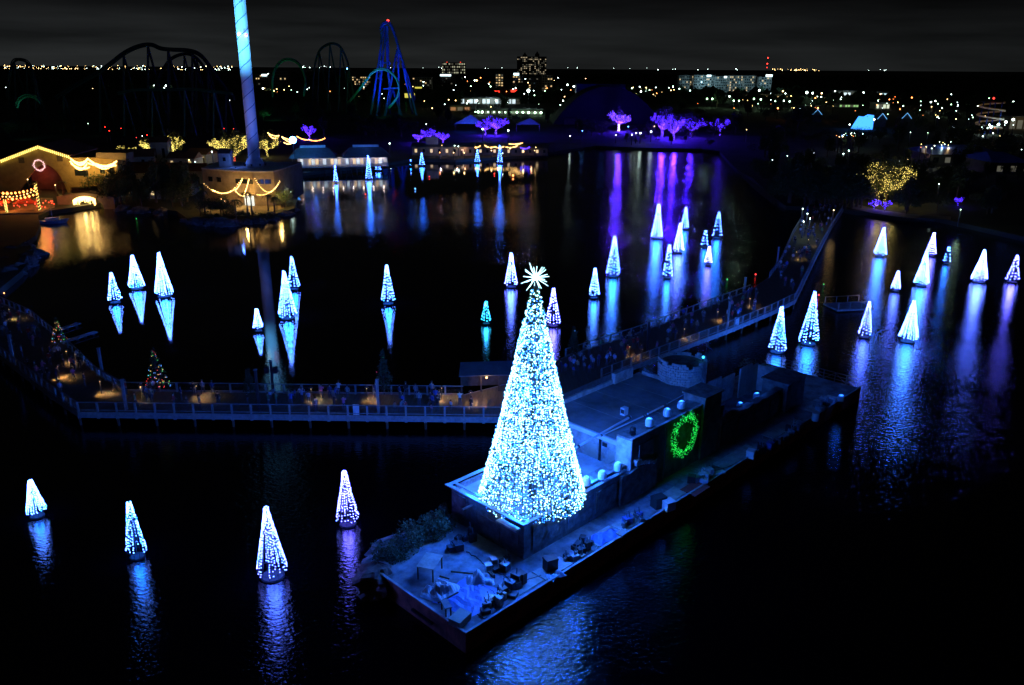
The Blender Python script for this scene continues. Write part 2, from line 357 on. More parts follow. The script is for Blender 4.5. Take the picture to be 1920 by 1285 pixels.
CONES = [
 (60,912,73,973,17,.85,'ice',(),'bright lit cone nearest the left edge of the near water',False),
 (248,950,262,1047,18,.62,'ice',((-.9,.28),),'slender lit cone with a dark slit on its right side, near left water',True),
 (503,957,517,1085,29,.66,'mix',((-1.75,.16),),'largest near lit cone in front of the boardwalk, with spiral top',True),
 (644,887,656,982,21,.58,'violet',(),'lit cone with violet reflection, just left of the stage barge bow',True),
 (208,521,215,572,12,.8,'ice',(),'shortest cone of the three in the calm basin, left of its two neighbours',False),
 (246,488,255,546,14,.95,'ice',(),'middle cone of the three in the calm left basin',False),
 (299,482,307,560,16,.9,'ice',(),'tallest cone of the three in the calm left basin',False),
 (480,585,484,621,9,1.0,'ice',(),'small lit cone beside the blue reflection of the tower',False),
 (530,513,539,598,17,.75,'ice',(),'tall lit cone overlapping another, right of the tower reflection',False),
 (543,487,550,543,11,.7,'ice',(),'lit cone half hidden behind a taller one by the tower reflection',False),
 (722,500,727,568,13,.7,'ice',(),'lit cone alone in mid lake left of the giant tree',False),
 (955,475,957,534,12,.75,'mix',((-1.6,.12),),'lit cone directly left of the star of the giant tree',False),
 (911,566,911,602,9,.6,'cyan',((-1.1,.25),),'small half cyan cone left of the giant tree',False),
 (1041,540,1036,605,14,.66,'violet',((-1.2,.14),),'lit cone with violet reflection directly right of the giant tree top',False),
 (1115,502,1113,552,10,.8,'ice',(),'small cone between the giant tree and the tall leaning cone',False),
 (1156,440,1148,512,13,.66,'ice',(),'tall cone with sparse base, left of the right-hand cluster',False),
 (1231,380,1229,440,10,.85,'ice',(),'tallest cone at the back of the mid lake cluster',False),
 (1283,385,1281,422,7,.95,'ice',(),'narrow cone peeking out behind a wider one in the mid lake cluster',False),
 (1273,415,1270,466,10,1.0,'mix',(),'solid bright cone at the centre of the mid lake cluster',False),
 (1252,455,1250,513,9,.6,'ice',(),'narrow sparse cone at the front of the mid lake cluster',False),
 (1343,393,1342,438,9,.7,'ice',((-1.6,.55),),'cone lit only along its two edges, at the right of the mid lake cluster',False),
 (1321,428,1319,455,6,.6,'ice',((-1.6,.6),),'tiny open cone left of the two-edged cone',False),
 (1328,458,1326,488,7,1.0,'violet',(),'small solid cone with violet reflection, nearest the boardwalk bend',False),
 (1465,568,1457,650,16,.55,'ice',(),'sparse cone with solid bright tip, directly behind the stage barge',False),
 (1524,540,1516,634,18,.6,'ice',(),'tall sparse cone right of the boardwalk bend, behind the barge',False),
 (1654,418,1648,468,11,.9,'ice',(),'cone nearest the far shore of the right basin',False),
 (1747,427,1743,466,9,.9,'violet',(),'cone partly hidden behind a larger solid one in the right basin',False),
 (1735,462,1726,522,13,1.0,'ice',(),'large solid cone in front of another in the right basin',False),
 (1777,453,1773,480,6,.6,'ice',((-1.7,.5),),'tiny cone lit along one edge in the right basin',False),
 (1843,458,1834,514,14,.95,'mix',(),'tall solid cone second from the right edge',False),
 (1906,467,1897,513,11,.65,'violet',(),'cone with violet reflection nearest the right edge',False),
 (1682,500,1678,532,8,.9,'mix',(),'smallest solid cone in the right basin',False),
 (1628,558,1621,619,12,.6,'mix',((-1.5,.2),),'sparse striped cone at the front of the right basin',False),
 (1711,555,1702,627,17,.95,'ice',(),'widest solid cone at the front of the right basin',False),
 (623,314,626,344,4,1.0,'ice',(),'far cone in front of the left half of the stilt pavilion',False),
 (686,295,688,337,6,1.0,'ice',(),'tallest far cone in front of the stilt pavilion',False),
 (704,296,705,321,5,1.0,'ice',(),'far cone by the right end of the stilt pavilion',False),
 (786,289,787,311,5,1.0,'ice',(),'far cone right of the pavilion, in front of the violet trees',False),
 (766,302,766,312,1.6,1.0,'ice',(),'tiny thin far cone beside the violet trees',False),
 (890,281,891,304,5,1.0,'ice',(),'left cone of the pair before the lakeside bar',False),
 (932,272,933,304,5,1.0,'ice',(),'right, taller cone of the pair before the lakeside bar',False),
]
for c in CONES: lit_cone(*c[:9], spiral=c[9])
# ================================================================== STAGE BARGE (local axes: x along the barge, y across, origin = near corner)
BA = gp(880, 1190, 1.55); BA.z = 0; BR = math.atan2(.7097, .7045)
U = Vector((math.cos(BR), math.sin(BR), 0)); V = Vector((-math.sin(BR), math.cos(BR), 0))
def bl(px, py, z=1.5):
    p = gp(px, py, z) - BA; return Vector((p.dot(U), p.dot(V), z))
def bw(s, t, z=0): return BA + U * s + V * t + Vector((0, 0, z))
DZ = 1.45
barge = thing('stage_barge', 'long rust red barge carrying the giant lit tree and stage set', 'barge', BA, BR)
outline = [(0, 0), (61, 0), (61, 12), (42, 12), (42, 17), (22, 17), (22, 12), (3, 12), (0, 9.5)]
MB().prism([(x + (.12 if x < 1 else -.12 if x > 60 else 0), y + (.12 if y < .5 else 0)) for x, y in outline], -.6, DZ - .02).build('hull', M['rust'], barge)
MB().prism([(x + (.2 if x < 1 else -.2 if x > 60 else 0), y + (.2 if y < .5 else 0)) for x, y in outline], DZ - .015, DZ).build('deck', M['deck'], barge)
for i in range(5):
    MB().box(0, .08, .0 + i * 1.9 + .02, i * 1.9 + 1.88, -.45, 1.58).build('hull_plate', M['rust'], barge)
pl = MB().box(0, 3.03, 0, .08, -.45, 1.58).mesh('hull_plate', M['rust'])
for i in range(20): obj('hull_plate', pl, barge, (.03 + i * 3.05, -.003 - .012 * (i % 2), 0))
MB().box(-.02, 61.05, -.05, .13, 1.58, 1.64).box(-.05, .13, .13, 9.5, 1.58, 1.64).build('edge_rail', M['stucco_light'], barge)
MB().box(-.25, -.02, 3.2, 5.4, .55, .68).build('fender', M['dark_steel'], barge)
for i in range(19):
    if i in (8,): continue
    zz = DZ + random.uniform(.03, .07)
    MB().cbox((3.4 + i * 3.02, 1.05 + random.uniform(-.08, .08), zz - .02), (2.9, 1.35, .06), random.uniform(-.015, .015)).build('deck_panel', M['deckpanel'] if i % 3 else M['deck'], barge)
# end railing on the far end
er = MB()
for i in range(9):
    t = .3 + i * 1.35; er.cyl((60.7, t, DZ), (60.7, t, DZ + 1.15), .035, .035, 5)
    if i < 8:
        for z in (.35, .75, 1.15): er.cyl((60.7, t, DZ + z), (60.7, t + 1.35, DZ + z), .025, .025, 4)
        er.cyl((60.7, t, DZ + (.1 if i % 2 else 1.1)), (60.7, t + 1.35, DZ + (1.1 if i % 2 else .1)), .02, .02, 4)
er.build('end_railing', M['steel'], barge)
# ---- tree platform
def local(o): return o
plat = thing('tree_platform', 'square plaster block with bright coping under the giant tree', 'platform', BA, BR)
PZ = 4.62
def rough_wall(mb, x0, x1, y0, y1, z0, z1, n=10, amp=.12):
    """wall whose top edge is broken and uneven"""
    xs = [x0 + (x1 - x0) * i / n for i in range(n + 1)]; zt = [z1 + random.uniform(-amp, amp) for _ in xs]
    for i in range(n):
        a, b = xs[i], xs[i + 1]; vs = [(a, y0, z0), (b, y0, z0), (b, y1, z0), (a, y1, z0), (a, y0, zt[i]), (b, y0, zt[i + 1]), (b, y1, zt[i + 1]), (a, y1, zt[i])]
        mb.add(vs, [(0, 1, 5, 4), (1, 2, 6, 5), (2, 3, 7, 6), (3, 0, 4, 7), (4, 5, 6, 7)])
    return mb
MB().box(8.7, 8.95, 3.4, 11.3, DZ, PZ - .25).build('end_wall', M['stucco'], plat)
rough_wall(MB(), 8.7, 20.0, 3.25, 3.5, DZ, PZ - .22, 12, .03).build('side_wall', M['stucco'], plat)
MB().box(8.95, 20, 11.1, 11.35, DZ, PZ - .25).build('back_wall', M['stucco'], plat)
MB().box(8.95, 21.3, 3.5, 11.1, 3.9, 4.0).build('platform_floor', M['roofing'], plat)
MB().cbox((8.45, 7.3, PZ), (.32, 8.7, .09)).cbox((9.15, 7.3, PZ - .06), (.22, 7.9, .07)).build('coping', M['woodtrim'], plat, label='bright metal coping on the end wall')
MB().cbox((14.6, 3.05, PZ), (12.0, .30, .09)).cbox((14.6, 3.75, PZ - .06), (10.8, .22, .07)).build('coping', M['woodtrim'], plat)
MB().cbox((14.6, 11.4, PZ), (12.0, .30, .09)).build('coping', M['woodtrim'], plat)
for (y, z, d) in ((10.2, 3.3, 1.5), (7.0, 2.6, 2.4), (4.6, 2.9, 1.7)):
    MB().cbox((8.66, y, z), (.06, d, 1.5)).build('wall_panel', M['stucco'], plat)
MB().cbox((8.2, 8.9, 3.75), (1.0, .16, .12)).build('beam_end', M['woodtrim'], plat)
MB().cbox((8.4, 4.6, 3.95), (.55, 2.1, .14)).build('ledge', M['stucco_light'], plat)
for x, d in ((11.2, 3.2), (15.0, 3.0), (18.3, 2.6)): MB().cbox((x, 3.2, 2.9), (d, .08, 1.9)).build('wall_panel', M['stucco'], plat)
# ---- giant tree
tb = bl(1000, 936, 4.0); TC = bw(tb.x + .45, tb.y + .35, 0); TR = 4.02; TH = 16.75
big = thing('giant_light_tree', 'giant cone tree of ice blue lights standing on the barge platform', 'christmas tree', (TC.x, TC.y, 4.02))
P = []; nS = 156; rb = .052
for s in range(nS):
    a = 2 * PI * s / nS; z = random.random() * .2
    ph = random.random() * 6
    while z < TH:
        u = z / TH; rr = TR * (1 - u) ** 1.0 + .22; rr *= 1 - .05 * math.sin(u * PI)
        keep = min(1, 2 * PI * rr / (nS * rb * 2.1))
        wob = math.sin(z * 1.9 + ph) * .04 + random.gauss(0, .018)
        if random.random() < keep * (.72 + .26 * math.sin(z * .9 + s * 1.7 + 3 * math.sin(s))):
            aa = a + wob / max(rr, .4); r2 = rr + random.gauss(0, .05)
            P.append((r2 * math.cos(aa), r2 * math.sin(aa), z + .05))
        z += random.uniform(.10, .18)
obj('bulbs', bulbs_mesh('bulbs', P, RN.uniform(.036, .062, len(P)), [E['big'], E['bigb']], (RN.rand(len(P)) < .42).astype(int)), big, kind='stuff')
fm = MB().cyl((0, 0, 0), (0, 0, TH + .3), .32, .14, 8)
for k in range(12):
    z = TH * k / 12; rr = (TR * (1 - k / 12) + .15) * .93
    pts = [(rr * math.cos(2 * PI * i / 28), rr * math.sin(2 * PI * i / 28), z + .05) for i in range(29)]; fm.tube(pts, .045, 4)
    for i in range(0, 28, 7): fm.cyl((0, 0, z + .05), pts[i], .03, .03, 4, False)
for i in range(28): a = 2 * PI * i / 28; fm.cyl((TR * .96 * math.cos(a), TR * .96 * math.sin(a), 0), (.12 * math.cos(a), .12 * math.sin(a), TH), .04, .03, 4, False)
fm.build('frame', M['dark_steel'], big)
gm = MB()                                    # artificial pine boughs behind the lights
for i in range(6000):
    z = random.random() ** 1.5 * TH; rr = (TR * (1 - z / TH) + .15) * random.uniform(.84, .97); a = random.random() * 2 * PI
    c = Vector((rr * math.cos(a), rr * math.sin(a), z + .1)); d = Vector((random.gauss(0, 1), random.gauss(0, 1), random.gauss(0, 1))) * .14; e = Vector((random.gauss(0, 1), random.gauss(0, 1), random.gauss(0, 1))) * .14
    gm.add([c, c + d, c + e], [(0, 1, 2)])
gm.build('boughs', M['leaf'], big, kind='stuff')
for k, (z, p) in enumerate(((1.0, 1200), (4, 3000))):
    plight('glow', big, (0, 0, z), (.008, .12, 1), p, .5)
for k in range(6):
    a = 2 * PI * k / 6 + .3; plight('glow', big, (4.75 * math.cos(a), 4.75 * math.sin(a), 1.1), (.008, .12, 1), 800, .06)
for z, n, p in ((5.0, 6, 1500), (9.5, 5, 1900), (13.0, 4, 1500)):
    rr = TR * (1 - z / TH) + .55
    for k in range(n): a = 2 * PI * k / n + z; plight('glow', big, (rr * math.cos(a), rr * math.sin(a), z), (.008, .12, 1), p, .06)
star = thing('tree_star', 'white starburst of light rods topping the giant tree', 'star', (TC.x, TC.y, 4.02 + TH + .95))
RN2 = random.Random(4)
for k in range(30):
    i = k + .5; phi = math.acos(1 - 2 * i / 30); th = PI * (1 + 5 ** .5) * i
    d = Vector((math.cos(th) * math.sin(phi), math.sin(th) * math.sin(phi), math.cos(phi)))
    if d.z < -.85: continue
    MB().cyl(d * .12, d * (1.15 if k % 2 else .9), .026, .02, 6).build('ray', E['star'], star)
MB().ball((0, 0, 0), .2).build('hub', E['star'], star)
MB().cyl((0, 0, -1.0), (0, 0, -.1), .05).build('stem', M['dark_steel'], star)
# ---- wreath wall and flat-roofed stage building
stage = thing('stage_building', 'flat roofed plaster stage building with tall front wall behind the giant tree', 'building', BA, BR)
RZ = 4.75
MB().prism([(24.2, 4.9), (39.3, 4.9), (39.6, 15.8), (27.2, 15.8), (24.2, 14.6)], RZ - .35, RZ).build('roof', M['roofing'], stage)
for x in (28.2, 32.0, 35.8): MB().box(x, x + .05, 5.2, 15.6, RZ + .004, RZ + .012).build('roof_seam', M['stucco_light'], stage)
MB().box(23.95, 24.2, 4.9, 14.6, RZ - .32, RZ + .10).build('fascia', M['metal_trim'], stage)
MB().box(24.25, 24.4, 4.9, 14.4, DZ, RZ - .36).build('end_wall', M['stucco_light'], stage)
for y, n in ((6.2, 'door'), (9.0, 'door')):
    MB().box(24.17, 24.24, y, y + 1.5, DZ, 3.6).build(n, M['cream'], stage)
MB().box(24.15, 24.24, 7.9, 8.4, 3.75, 4.1).build('vent', M['black'], stage)
MB().box(24.1, 24.24, 8.55, 8.75, DZ, 4.3).build('downpipe', M['dark_steel'], stage)
MB().box(24.25, 39.2, 15.3, 15.5, DZ, RZ - .36).build('back_wall', M['stucco'], stage)
MB().box(39.0, 39.2, 4.9, 15.3, DZ, RZ - .36).build('far_wall', M['stucco'], stage)
rough_wall(MB(), 24.3, 34.8, 15.6, 15.9, RZ + .002, RZ + .45, 9, .05).build('parapet', M['stucco_light'], stage)
MB().box(24.4, 26.6, 15.2, 15.55, RZ + .003, RZ + 1.0).build('parapet_block', M['stucco_light'], stage)
rough_wall(MB(), 34.9, 38.0, 15.4, 15.9, RZ + .003, RZ + 1.15, 3, .05).build('parapet_block', M['stucco_light'], stage)
MB().box(39.3, 39.6, 12.2, 15.2, RZ + .001, RZ + .4).build('parapet', M['stucco_light'], stage)
# front wall with the wreath
WZ = 6.95
rough_wall(MB(), 21.5, 32.0, 3.2, 4.85, DZ, WZ, 14, .10).build('front_wall', M['stucco'], stage)
MB().box(21.44, 21.5, 3.25, 4.8, DZ + 1.2, WZ - .15).build('wall_end_panel', M['stucco_light'], stage)
MB().box(21.40, 21.44, 3.9, 4.7, 3.6, 4.5).build('notice_panel', M['white'], stage)
MB().box(21.3, 32.0, 3.1, 3.32, WZ + .08, WZ + .16).build('wall_coping', M['stucco_light'], stage)
MB().box(32.0, 34.9, 2.95, 5.2, DZ, 7.6).build('column', M['stucco'], stage)
MB().box(31.85, 35.05, 2.8, 5.35, 7.6, 7.78).build('column_cap', M['stucco'], stage)
rough_wall(MB(), 20.0, 25.0, 2.95, 3.18, DZ, 4.15, 5, .12).build('low_wall', M['stucco'], stage)
for i in range(8): MB().cbox((22.0 + i * .36, 3.4 - .28, 4.95 - i * .13), (.42, .5, .22 + .1 * (i % 2)), .1 * (i % 3)).build('stone', M['brick'], stage)
for i in range(6): MB().cbox((22.1 + i * .36, 3.13, 4.62 - i * .08), (.34, .4, .24)).build('stone', M['brick'], stage)
# second part
MB().box(34.9, 35.4, 3.2, 4.6, 3.3, 4.35).build('wall_step', M['stucco_light'], stage)
MB().box(35.35, 35.6, 3.05, 3.3, DZ, 4.4).build('corner_post', M['stucco_light'], stage)
rough_wall(MB(), 35.6, 48.0, 3.2, 4.0, DZ, 4.1, 14, .12).build('front_wall', M['stucco'], stage)
MB().box(35.6, 48.0, 4.0, 4.6, DZ, 3.1).build('ledge', M['stucco'], stage)
MB().box(48.0, 52.0, 2.7, 5.6, DZ, 4.6).build('end_block', M['stucco'], stage)
MB().box(47.85, 52.15, 2.55, 5.75, 4.6, 4.75).build('block_cap', M['stucco'], stage)
for x0, x1, z1 in ((40.0, 42.6, 4.55), (42.66, 45.2, 4.65), (45.26, 48.0, 4.3)):
    MB().box(x0, x1, 8.9, 9.05, DZ, z1).build('backdrop_panel', M['stucco_light'], stage)
for x0, x1, z1 in ((48.1, 49.4, 4.9), (49.45, 50.7, 4.9), (50.75, 52, 4.6)):
    MB().box(x0, x1, 8.3, 8.45, DZ, z1).build('backdrop_panel', M['cream'], stage)
MB().box(51.8, 52.0, 5.8, 8.2, DZ, 4.5).build('side_panel', M['stucco_light'], stage)
for x, z0_, z1_ in ((26.2, 1.5, 6.6), (33.2, 1.5, 7.2)): MB().cyl((x, 3.06, z0_), (x, 3.06, z1_), .06, .06, 6).build('drain_pipe', M['dark_steel'], stage)
for x, d_, z_ in ((23.4, 2.0, 5.4), (37.2, 2.6, 2.9), (40.4, 2.8, 2.8), (43.6, 2.7, 2.9), (46.4, 2.2, 2.7)): MB().cbox((x, 3.12 if x < 30 else 3.14, z_), (d_, .1, 1.7)).build('wall_panel', M['stucco'], stage)
ld = MB()
for y_ in (12.6, 13.1): ld.cyl((24.1, y_, DZ), (24.1, y_, RZ + .9), .03, .03, 5)
for k in range(11): ld.cyl((24.1, 12.6, DZ + .3 + k * .36), (24.1, 13.1, DZ + .3 + k * .36), .02, .02, 4)
ld.build('ladder', M['steel'], stage)
def cable_run(pts, label, m='black', r_=.035):
    w_ = [bpt(x, y, DZ + .06) for x, y in pts]; o = thing('deck_cable', label, 'cable', w_[0]); sm = []
    for a, b in zip(w_, w_[1:]):
        for k in range(6): u = k / 6; sm.append(a.lerp(b, u) - w_[0] + Vector((random.gauss(0, .06), random.gauss(0, .06), 0)))
    MB().tube(sm, r_, 5).build('sheath', M[m], o)
# drum of stones
dr = thing('stone_drum', 'round tower stump of pale stone blocks behind the flat roof', 'tower', bw(41.5, 11.6, 0), BR)
MB().lathe([(2.36, DZ), (2.36, 6.5)], 28).build('core', M['stucco'], dr)
bm_ = MB()
for r_ in range(19):
    z = 1.9 + r_ * .275; n = 30
    for i in range(n):
        if r_ > 16 and random.random() < (.25 if r_ == 17 else .6): continue
        a = 2 * PI * (i + .5 * (r_ % 2)) / n; rr = 2.42 + random.uniform(-.03, .04)
        bm_.cbox((rr * math.cos(a), rr * math.sin(a), z + .125), (.22, 2 * PI * 2.45 / n - .04, .25), a)
bm_.build('stone_blocks', M['brick'], dr, kind='stuff')
dlamp = thing('floodlight', 'small cyan lamp on the rim of the stone drum', 'floodlight', bw(43.2, 10.2, 6.95), BR)
MB().cyl((0, 0, -.35), (0, 0, 0), .05).build('stem', M['black'], dlamp); MB().ball((0, 0, .08), .11).build('lens', E['ice2'], dlamp)
# roof pieces
def pipe(name, label, a, b, r, m, cat='pipe', group=None):
    o = thing(name, label, cat, a, 0, group); d = Vector(b) - Vector(a); MB().cyl((0, 0, 0), d, r, r, 8).build('tube', m, o)
    for k in (.02, .98): MB().cyl(d * k, d * (k + .02 if k < .5 else k - .02) , r * 1.5, r * 1.5, 8).build('collar', M['dark_steel'], o)
    return o
def bpt(px, py, z): q = bl(px, py, z); return bw(q.x, q.y, z)
pipe('truss_pipe', 'bright pipe reaching from the giant tree across the roof edge', bpt(1083, 838, 5.0), bpt(1184, 779, 5.0), .11, M['metal_trim'])
pipe('truss_pipe', 'long white pipe lying along the flat roof', bpt(1127, 816, 4.95), bpt(1211, 776, 4.95), .07, M['metal_trim'])
pipe('truss_pipe', 'short bright pipe on the roof behind the lamp row', bpt(1216, 773, 4.95), bpt(1247, 757, 4.95), .09, M['metal_trim'])
pipe('truss_pipe', 'thin pipe at the far end of the flat roof', bpt(1252, 754, 4.95), bpt(1285, 735, 4.95), .05, M['metal_trim'])
q = bpt(1172, 775, RZ)
ru = thing('roof_unit', 'small boxy unit standing alone on the flat roof', 'roof unit', q, BR)
MB().box(-.3, .3, -.25, .25, 0, .75).build('cabinet', M['white'], ru); MB().box(-.32, -.30, -.2, .2, .2, .6).build('grille', M['black'], ru)
cable_run([(880, 1035), (905, 1050), (925, 1070), (960, 1082), (990, 1090), (1025, 1075)], 'dark cable snaking across the bow deck behind the gear')
cable_run([(850, 1095), (880, 1108), (915, 1100), (940, 1118), (930, 1150)], 'loose cable curling over the blue tarpaulin')
cable_run([(1060, 1062), (1100, 1045), (1130, 1020), (1180, 990), (1230, 960), (1290, 925)], 'long cable laid along the middle of the side deck', 'steel', .025)
cable_run([(1300, 900), (1350, 880), (1400, 855), (1450, 830), (1500, 800)], 'cable along the far half of the side deck')
# ---- moving-head spotlights
def mh_meshes():
    base = MB().box(-.26, .26, -.22, .22, 0, .2).mesh('base', M['black'])
    yoke = MB().box(-.33, -.25, -.07, .07, .2, .75).box(.25, .33, -.07, .07, .2, .75).box(-.33, .33, -.1, .1, .2, .27).mesh('yoke', M['black'])
    head = MB().lathe([(.1, .42), (.22, .46), (.25, .75), (.16, .82)], 12).mesh('head', M['black'])
    dome = MB().lathe([(.40, .30), (.42, .62), (.40, .86), (.28, 1.06), (.05, 1.14)], 14).mesh('rain_dome', M['white'])
    return base, yoke, head, dome
MH = mh_meshes()
def moving_head(px, py, z, label, dome=True, sc_=1.0):
    q = bl(px, py, z); o = thing('stage_spotlight', label, 'spotlight', bw(q.x, q.y, z), BR + random.uniform(-.5, .5), 'domed stage spotlights on the barge')
    o.scale = (sc_,) * 3; by_ = {}
    for n, me in zip(('base', 'yoke', 'head', 'rain_dome'), MH):
        if n == 'rain_dome' and not dome: continue
        pa = {'head': by_.get('yoke'), 'rain_dome': by_.get('base')}.get(n, o); by_[n] = obj(n, me, pa)
    if dome: plight('glow', o, (0, 0, 1.5), (.015, .13, 1), 60, .06)  # added blue fill above each dome, brightens the deck; the head is unlit
    return o
MB().box(12.5, 21.4, 3.6, 4.9, 4.005, 4.55).build('lamp_ledge', M['stucco'], plat)
for (px, py, z, l, d) in ((1102, 912, 4.56, 'domed spotlight touching the right foot of the giant tree', 1), (1132, 900, 4.56, 'domed spotlight on the platform ledge, middle of three', 1), (1161, 884, 4.56, 'domed spotlight on the platform ledge, nearest the tall wall', 1),
        (1188, 812, 7.08, 'spotlight without dome on the wreath wall, closest to the wall end', 0), (1219, 800, 7.08, 'domed spotlight on the wreath wall, next to the undomed one', 1), (1252, 781, 7.08, 'domed spotlight above the left edge of the green wreath', 1), (1278, 766, 7.08, 'domed spotlight above the right edge of the green wreath', 1),
        (1388, 765, 3.11, 'domed spotlight behind the low right-hand wall, left one', 1), (1419, 746, 3.11, 'domed spotlight behind the low right-hand wall, right one', 1), (1446, 727, 3.11, 'dark spotlight beside the end block of the stage wall', 0), (1577, 748, 1.5, 'domed spotlight on deck at the far end railing', 1)):
    moving_head(px, py, z, l, bool(d), .85)
# ---- wreath
wr = thing('wreath', 'big round wreath of green lights hung on the stage front wall', 'wreath', bw(29.0, 3.05, 5.05), BR)
P = []
for i in range(620):
    a = random.random() * 2 * PI; r = 1.72 + random.gauss(0, .22); P.append((r * math.cos(a), -.08 + random.uniform(-.16, .08), r * math.sin(a)))
obj('bulbs', bulbs_mesh('bulbs', P, .034, [E['green']]), wr, kind='stuff')
wb = MB()
for i in range(900):
    a = random.random() * 2 * PI; r = 1.72 + random.gauss(0, .2); c = Vector((r * math.cos(a), random.uniform(-.12, .06), r * math.sin(a)))
    wb.add([c, c + Vector([random.gauss(0, .12) for _ in range(3)]), c + Vector([random.gauss(0, .12) for _ in range(3)])], [(0, 1, 2)])
wb.build('greenery', M['leaf'], wr, kind='stuff')
MB().tube([(1.72 * math.cos(2 * PI * i / 24), .02, 1.72 * math.sin(2 * PI * i / 24)) for i in range(25)], .05, 5).build('hoop', M['dark_steel'], wr)
plight('glow', wr, (0, -.8, 0), (.02, 1, .12), 4, .5)
# ---- deck clutter
def crate(px, py, d, m, label, name='crate', cat='crate', lid=True, h0=DZ, group=None, rz=None):
    q = bl(px, py, h0 + .08); o = thing(name, label, cat, bw(q.x, q.y, h0 + .03), BR + (random.uniform(-.4, .4) if rz is None else rz), group)
    MB().box(-d[0] / 2, d[0] / 2, -d[1] / 2, d[1] / 2, 0, d[2] * .82).build('body', m, o)
    if lid: MB().box(-d[0] / 2 - .02, d[0] / 2 + .02, -d[1] / 2 - .02, d[1] / 2 + .02, d[2] * .84, d[2]).build('lid', m, o)
    return o
def table(px, py, d, label, top=M['deckpanel'], rz=0.0):
    q = bl(px, py, DZ); o = thing('work_table', label, 'table', bw(q.x, q.y, DZ), BR + rz)
    MB().box(-d[0] / 2, d[0] / 2, -d[1] / 2, d[1] / 2, d[2] - .06, d[2]).build('tabletop', top, o)
    for sx in (-1, 1):
        for sy in (-1, 1): MB().box(sx * (d[0] / 2 - .08) - .04, sx * (d[0] / 2 - .08) + .04, sy * (d[1] / 2 - .08) - .04, sy * (d[1] / 2 - .08) + .04, 0, d[2] - .06).build('leg', M['darkwood'], o)
    return o
def crumple(px, py, a, b, h, m, label, name='tarpaulin', rz=0, n=13, cat='tarpaulin'):
    q = bl(px, py, DZ); o = MB(); g = [[None] * n for _ in range(n)]; vs = []
    from mathutils import noise
    off = random.random() * 50
    for i in range(n):
        for j in range(n):
            x = (i / (n - 1) - .5) * a; y = (j / (n - 1) - .5) * b; e = max(0, 1 - (2 * abs(i / (n - 1) - .5)) ** 3) * max(0, 1 - (2 * abs(j / (n - 1) - .5)) ** 3)
            z = abs(noise.noise(Vector((x * 1.3 + off, y * 1.3, 0)))) * h * 2 * e + .05 + h * .3 * e
            wx = noise.noise(Vector((y * .9, off, 3))) * .4; wy = noise.noise(Vector((x * .9, off, 9))) * .4
            vs.append((x + wx, y + wy, z))
    fs = [(i * n + j, (i + 1) * n + j, (i + 1) * n + j + 1, i * n + j + 1) for i in range(n - 1) for j in range(n - 1)]
    ob = o.add(vs, fs).build(name, m, None, loc=bw(q.x, q.y, DZ + .01), rot=BR + rz)
    return tag(ob, label, cat)
def pile(px, py, n, m, label, name, cat, sz=.4, ms=None):
    q = bl(px, py, DZ); o = thing(name, label, cat, bw(q.x, q.y, DZ), BR)
    sz *= .72; n = int(n * 1.8)
    for i in range(n):
        d = [random.uniform(.35, 1.25) * sz * 1.6 for _ in range(3)]; x = (i - n / 2) * sz * .95; y = random.uniform(-.5, .5)
        MB().cbox((x, y, d[2] / 2 + .03), d, random.uniform(-.5, .5)).build('case', random.choice(ms or [m]), o)
        if random.random() < .6: MB().cyl((x, y, d[2]), (x + random.uniform(-.2, .2), y + .1, d[2] + random.uniform(.3, .6)), .05, .04, 6).build('fitting', M['steel'], o)
    return o
table(812, 1078, (1.9, 1.3, 1.1), 'dark timber table with pale top by the shrubs on the barge bow', M['deckpanel'], .5)
crumple(833, 1112, 2.4, 2.0, .55, M['tarp'], 'crumpled pale tarpaulin at the left edge of the bow deck', rz=.3)
crumple(885, 1122, 3.6, 3.2, .10, M['bluetarp'], 'flat blue tarpaulin spread on the bow deck', rz=.2)
crumple(905, 1090, 2.0, 1.3, .5, M['tarp'], 'rumpled white tarpaulin over gear on the bow deck', rz=-.5)
for a, b, l in (((828, 1132), (865, 1112), 'long dark pole lying across the pale tarpaulin'), ((830, 1082), (848, 1087), 'short dark pole behind the pale tarpaulin'), ((851, 1073), (893, 1077), 'thin dark pole along the back of the blue tarpaulin')):
    p0, p1 = bpt(*a, DZ + .35), bpt(*b, DZ + .35); o = thing('pole', l, 'pole', p0); MB().cyl((0, 0, 0), p1 - p0, .07, .05, 6).build('shaft', M['darkwood'], o)
pile(942, 1066, 4, M['black'], 'low heap of black stage gear below the tree platform corner', 'gear_pile', 'stage gear', .5, [M['black'], M['black'], M['steel']])
pile(968, 1106, 4, M['black'], 'black flight cases stacked near the bow deck edge', 'flight_case_stack', 'flight cases', .6, [M['black']])
pile(936, 1135, 4, M['black'], 'row of gear boxes with pale labels at the bow corner', 'gear_row', 'stage gear', .45, [M['black'], M['steel'], M['white']])
crate(944, 1125, (.7, .5, .45), M['tarp'], 'pale grey crate amid the gear row at the bow')
crate(869, 1166, (1.3, .9, .5), M['cream'], 'wide pale box right at the near corner of the barge')
table(843, 1150, (1.0, .5, .7), 'small dark trestle at the bow edge beside the blue tarpaulin', M['woodtrim'], 1.2)
crate(1037, 1066, (.9, .7, 1.0), M['black'], 'tall black crate beside the white cloth on the side deck')
crumple(1044, 1078, 1.3, 1.0, .3, M['tarp'], 'white cloth heaped beside a tall black crate', rz=.1)
pile(1086, 1042, 4, M['black'], 'gear boxes on the side deck, first group past the white cloth', 'gear_row', 'stage gear', .45, [M['black'], M['steel'], M['deckpanel']])
pile(1099, 1024, 3, M['black'], 'dark lump of covered gear below the platform side wall', 'gear_pile', 'stage gear', .5)
crumple(1142, 1006, 2.6, 1.4, .35, M['bluetarp'], 'blue tarpaulin bunched along the side deck', rz=-.1)
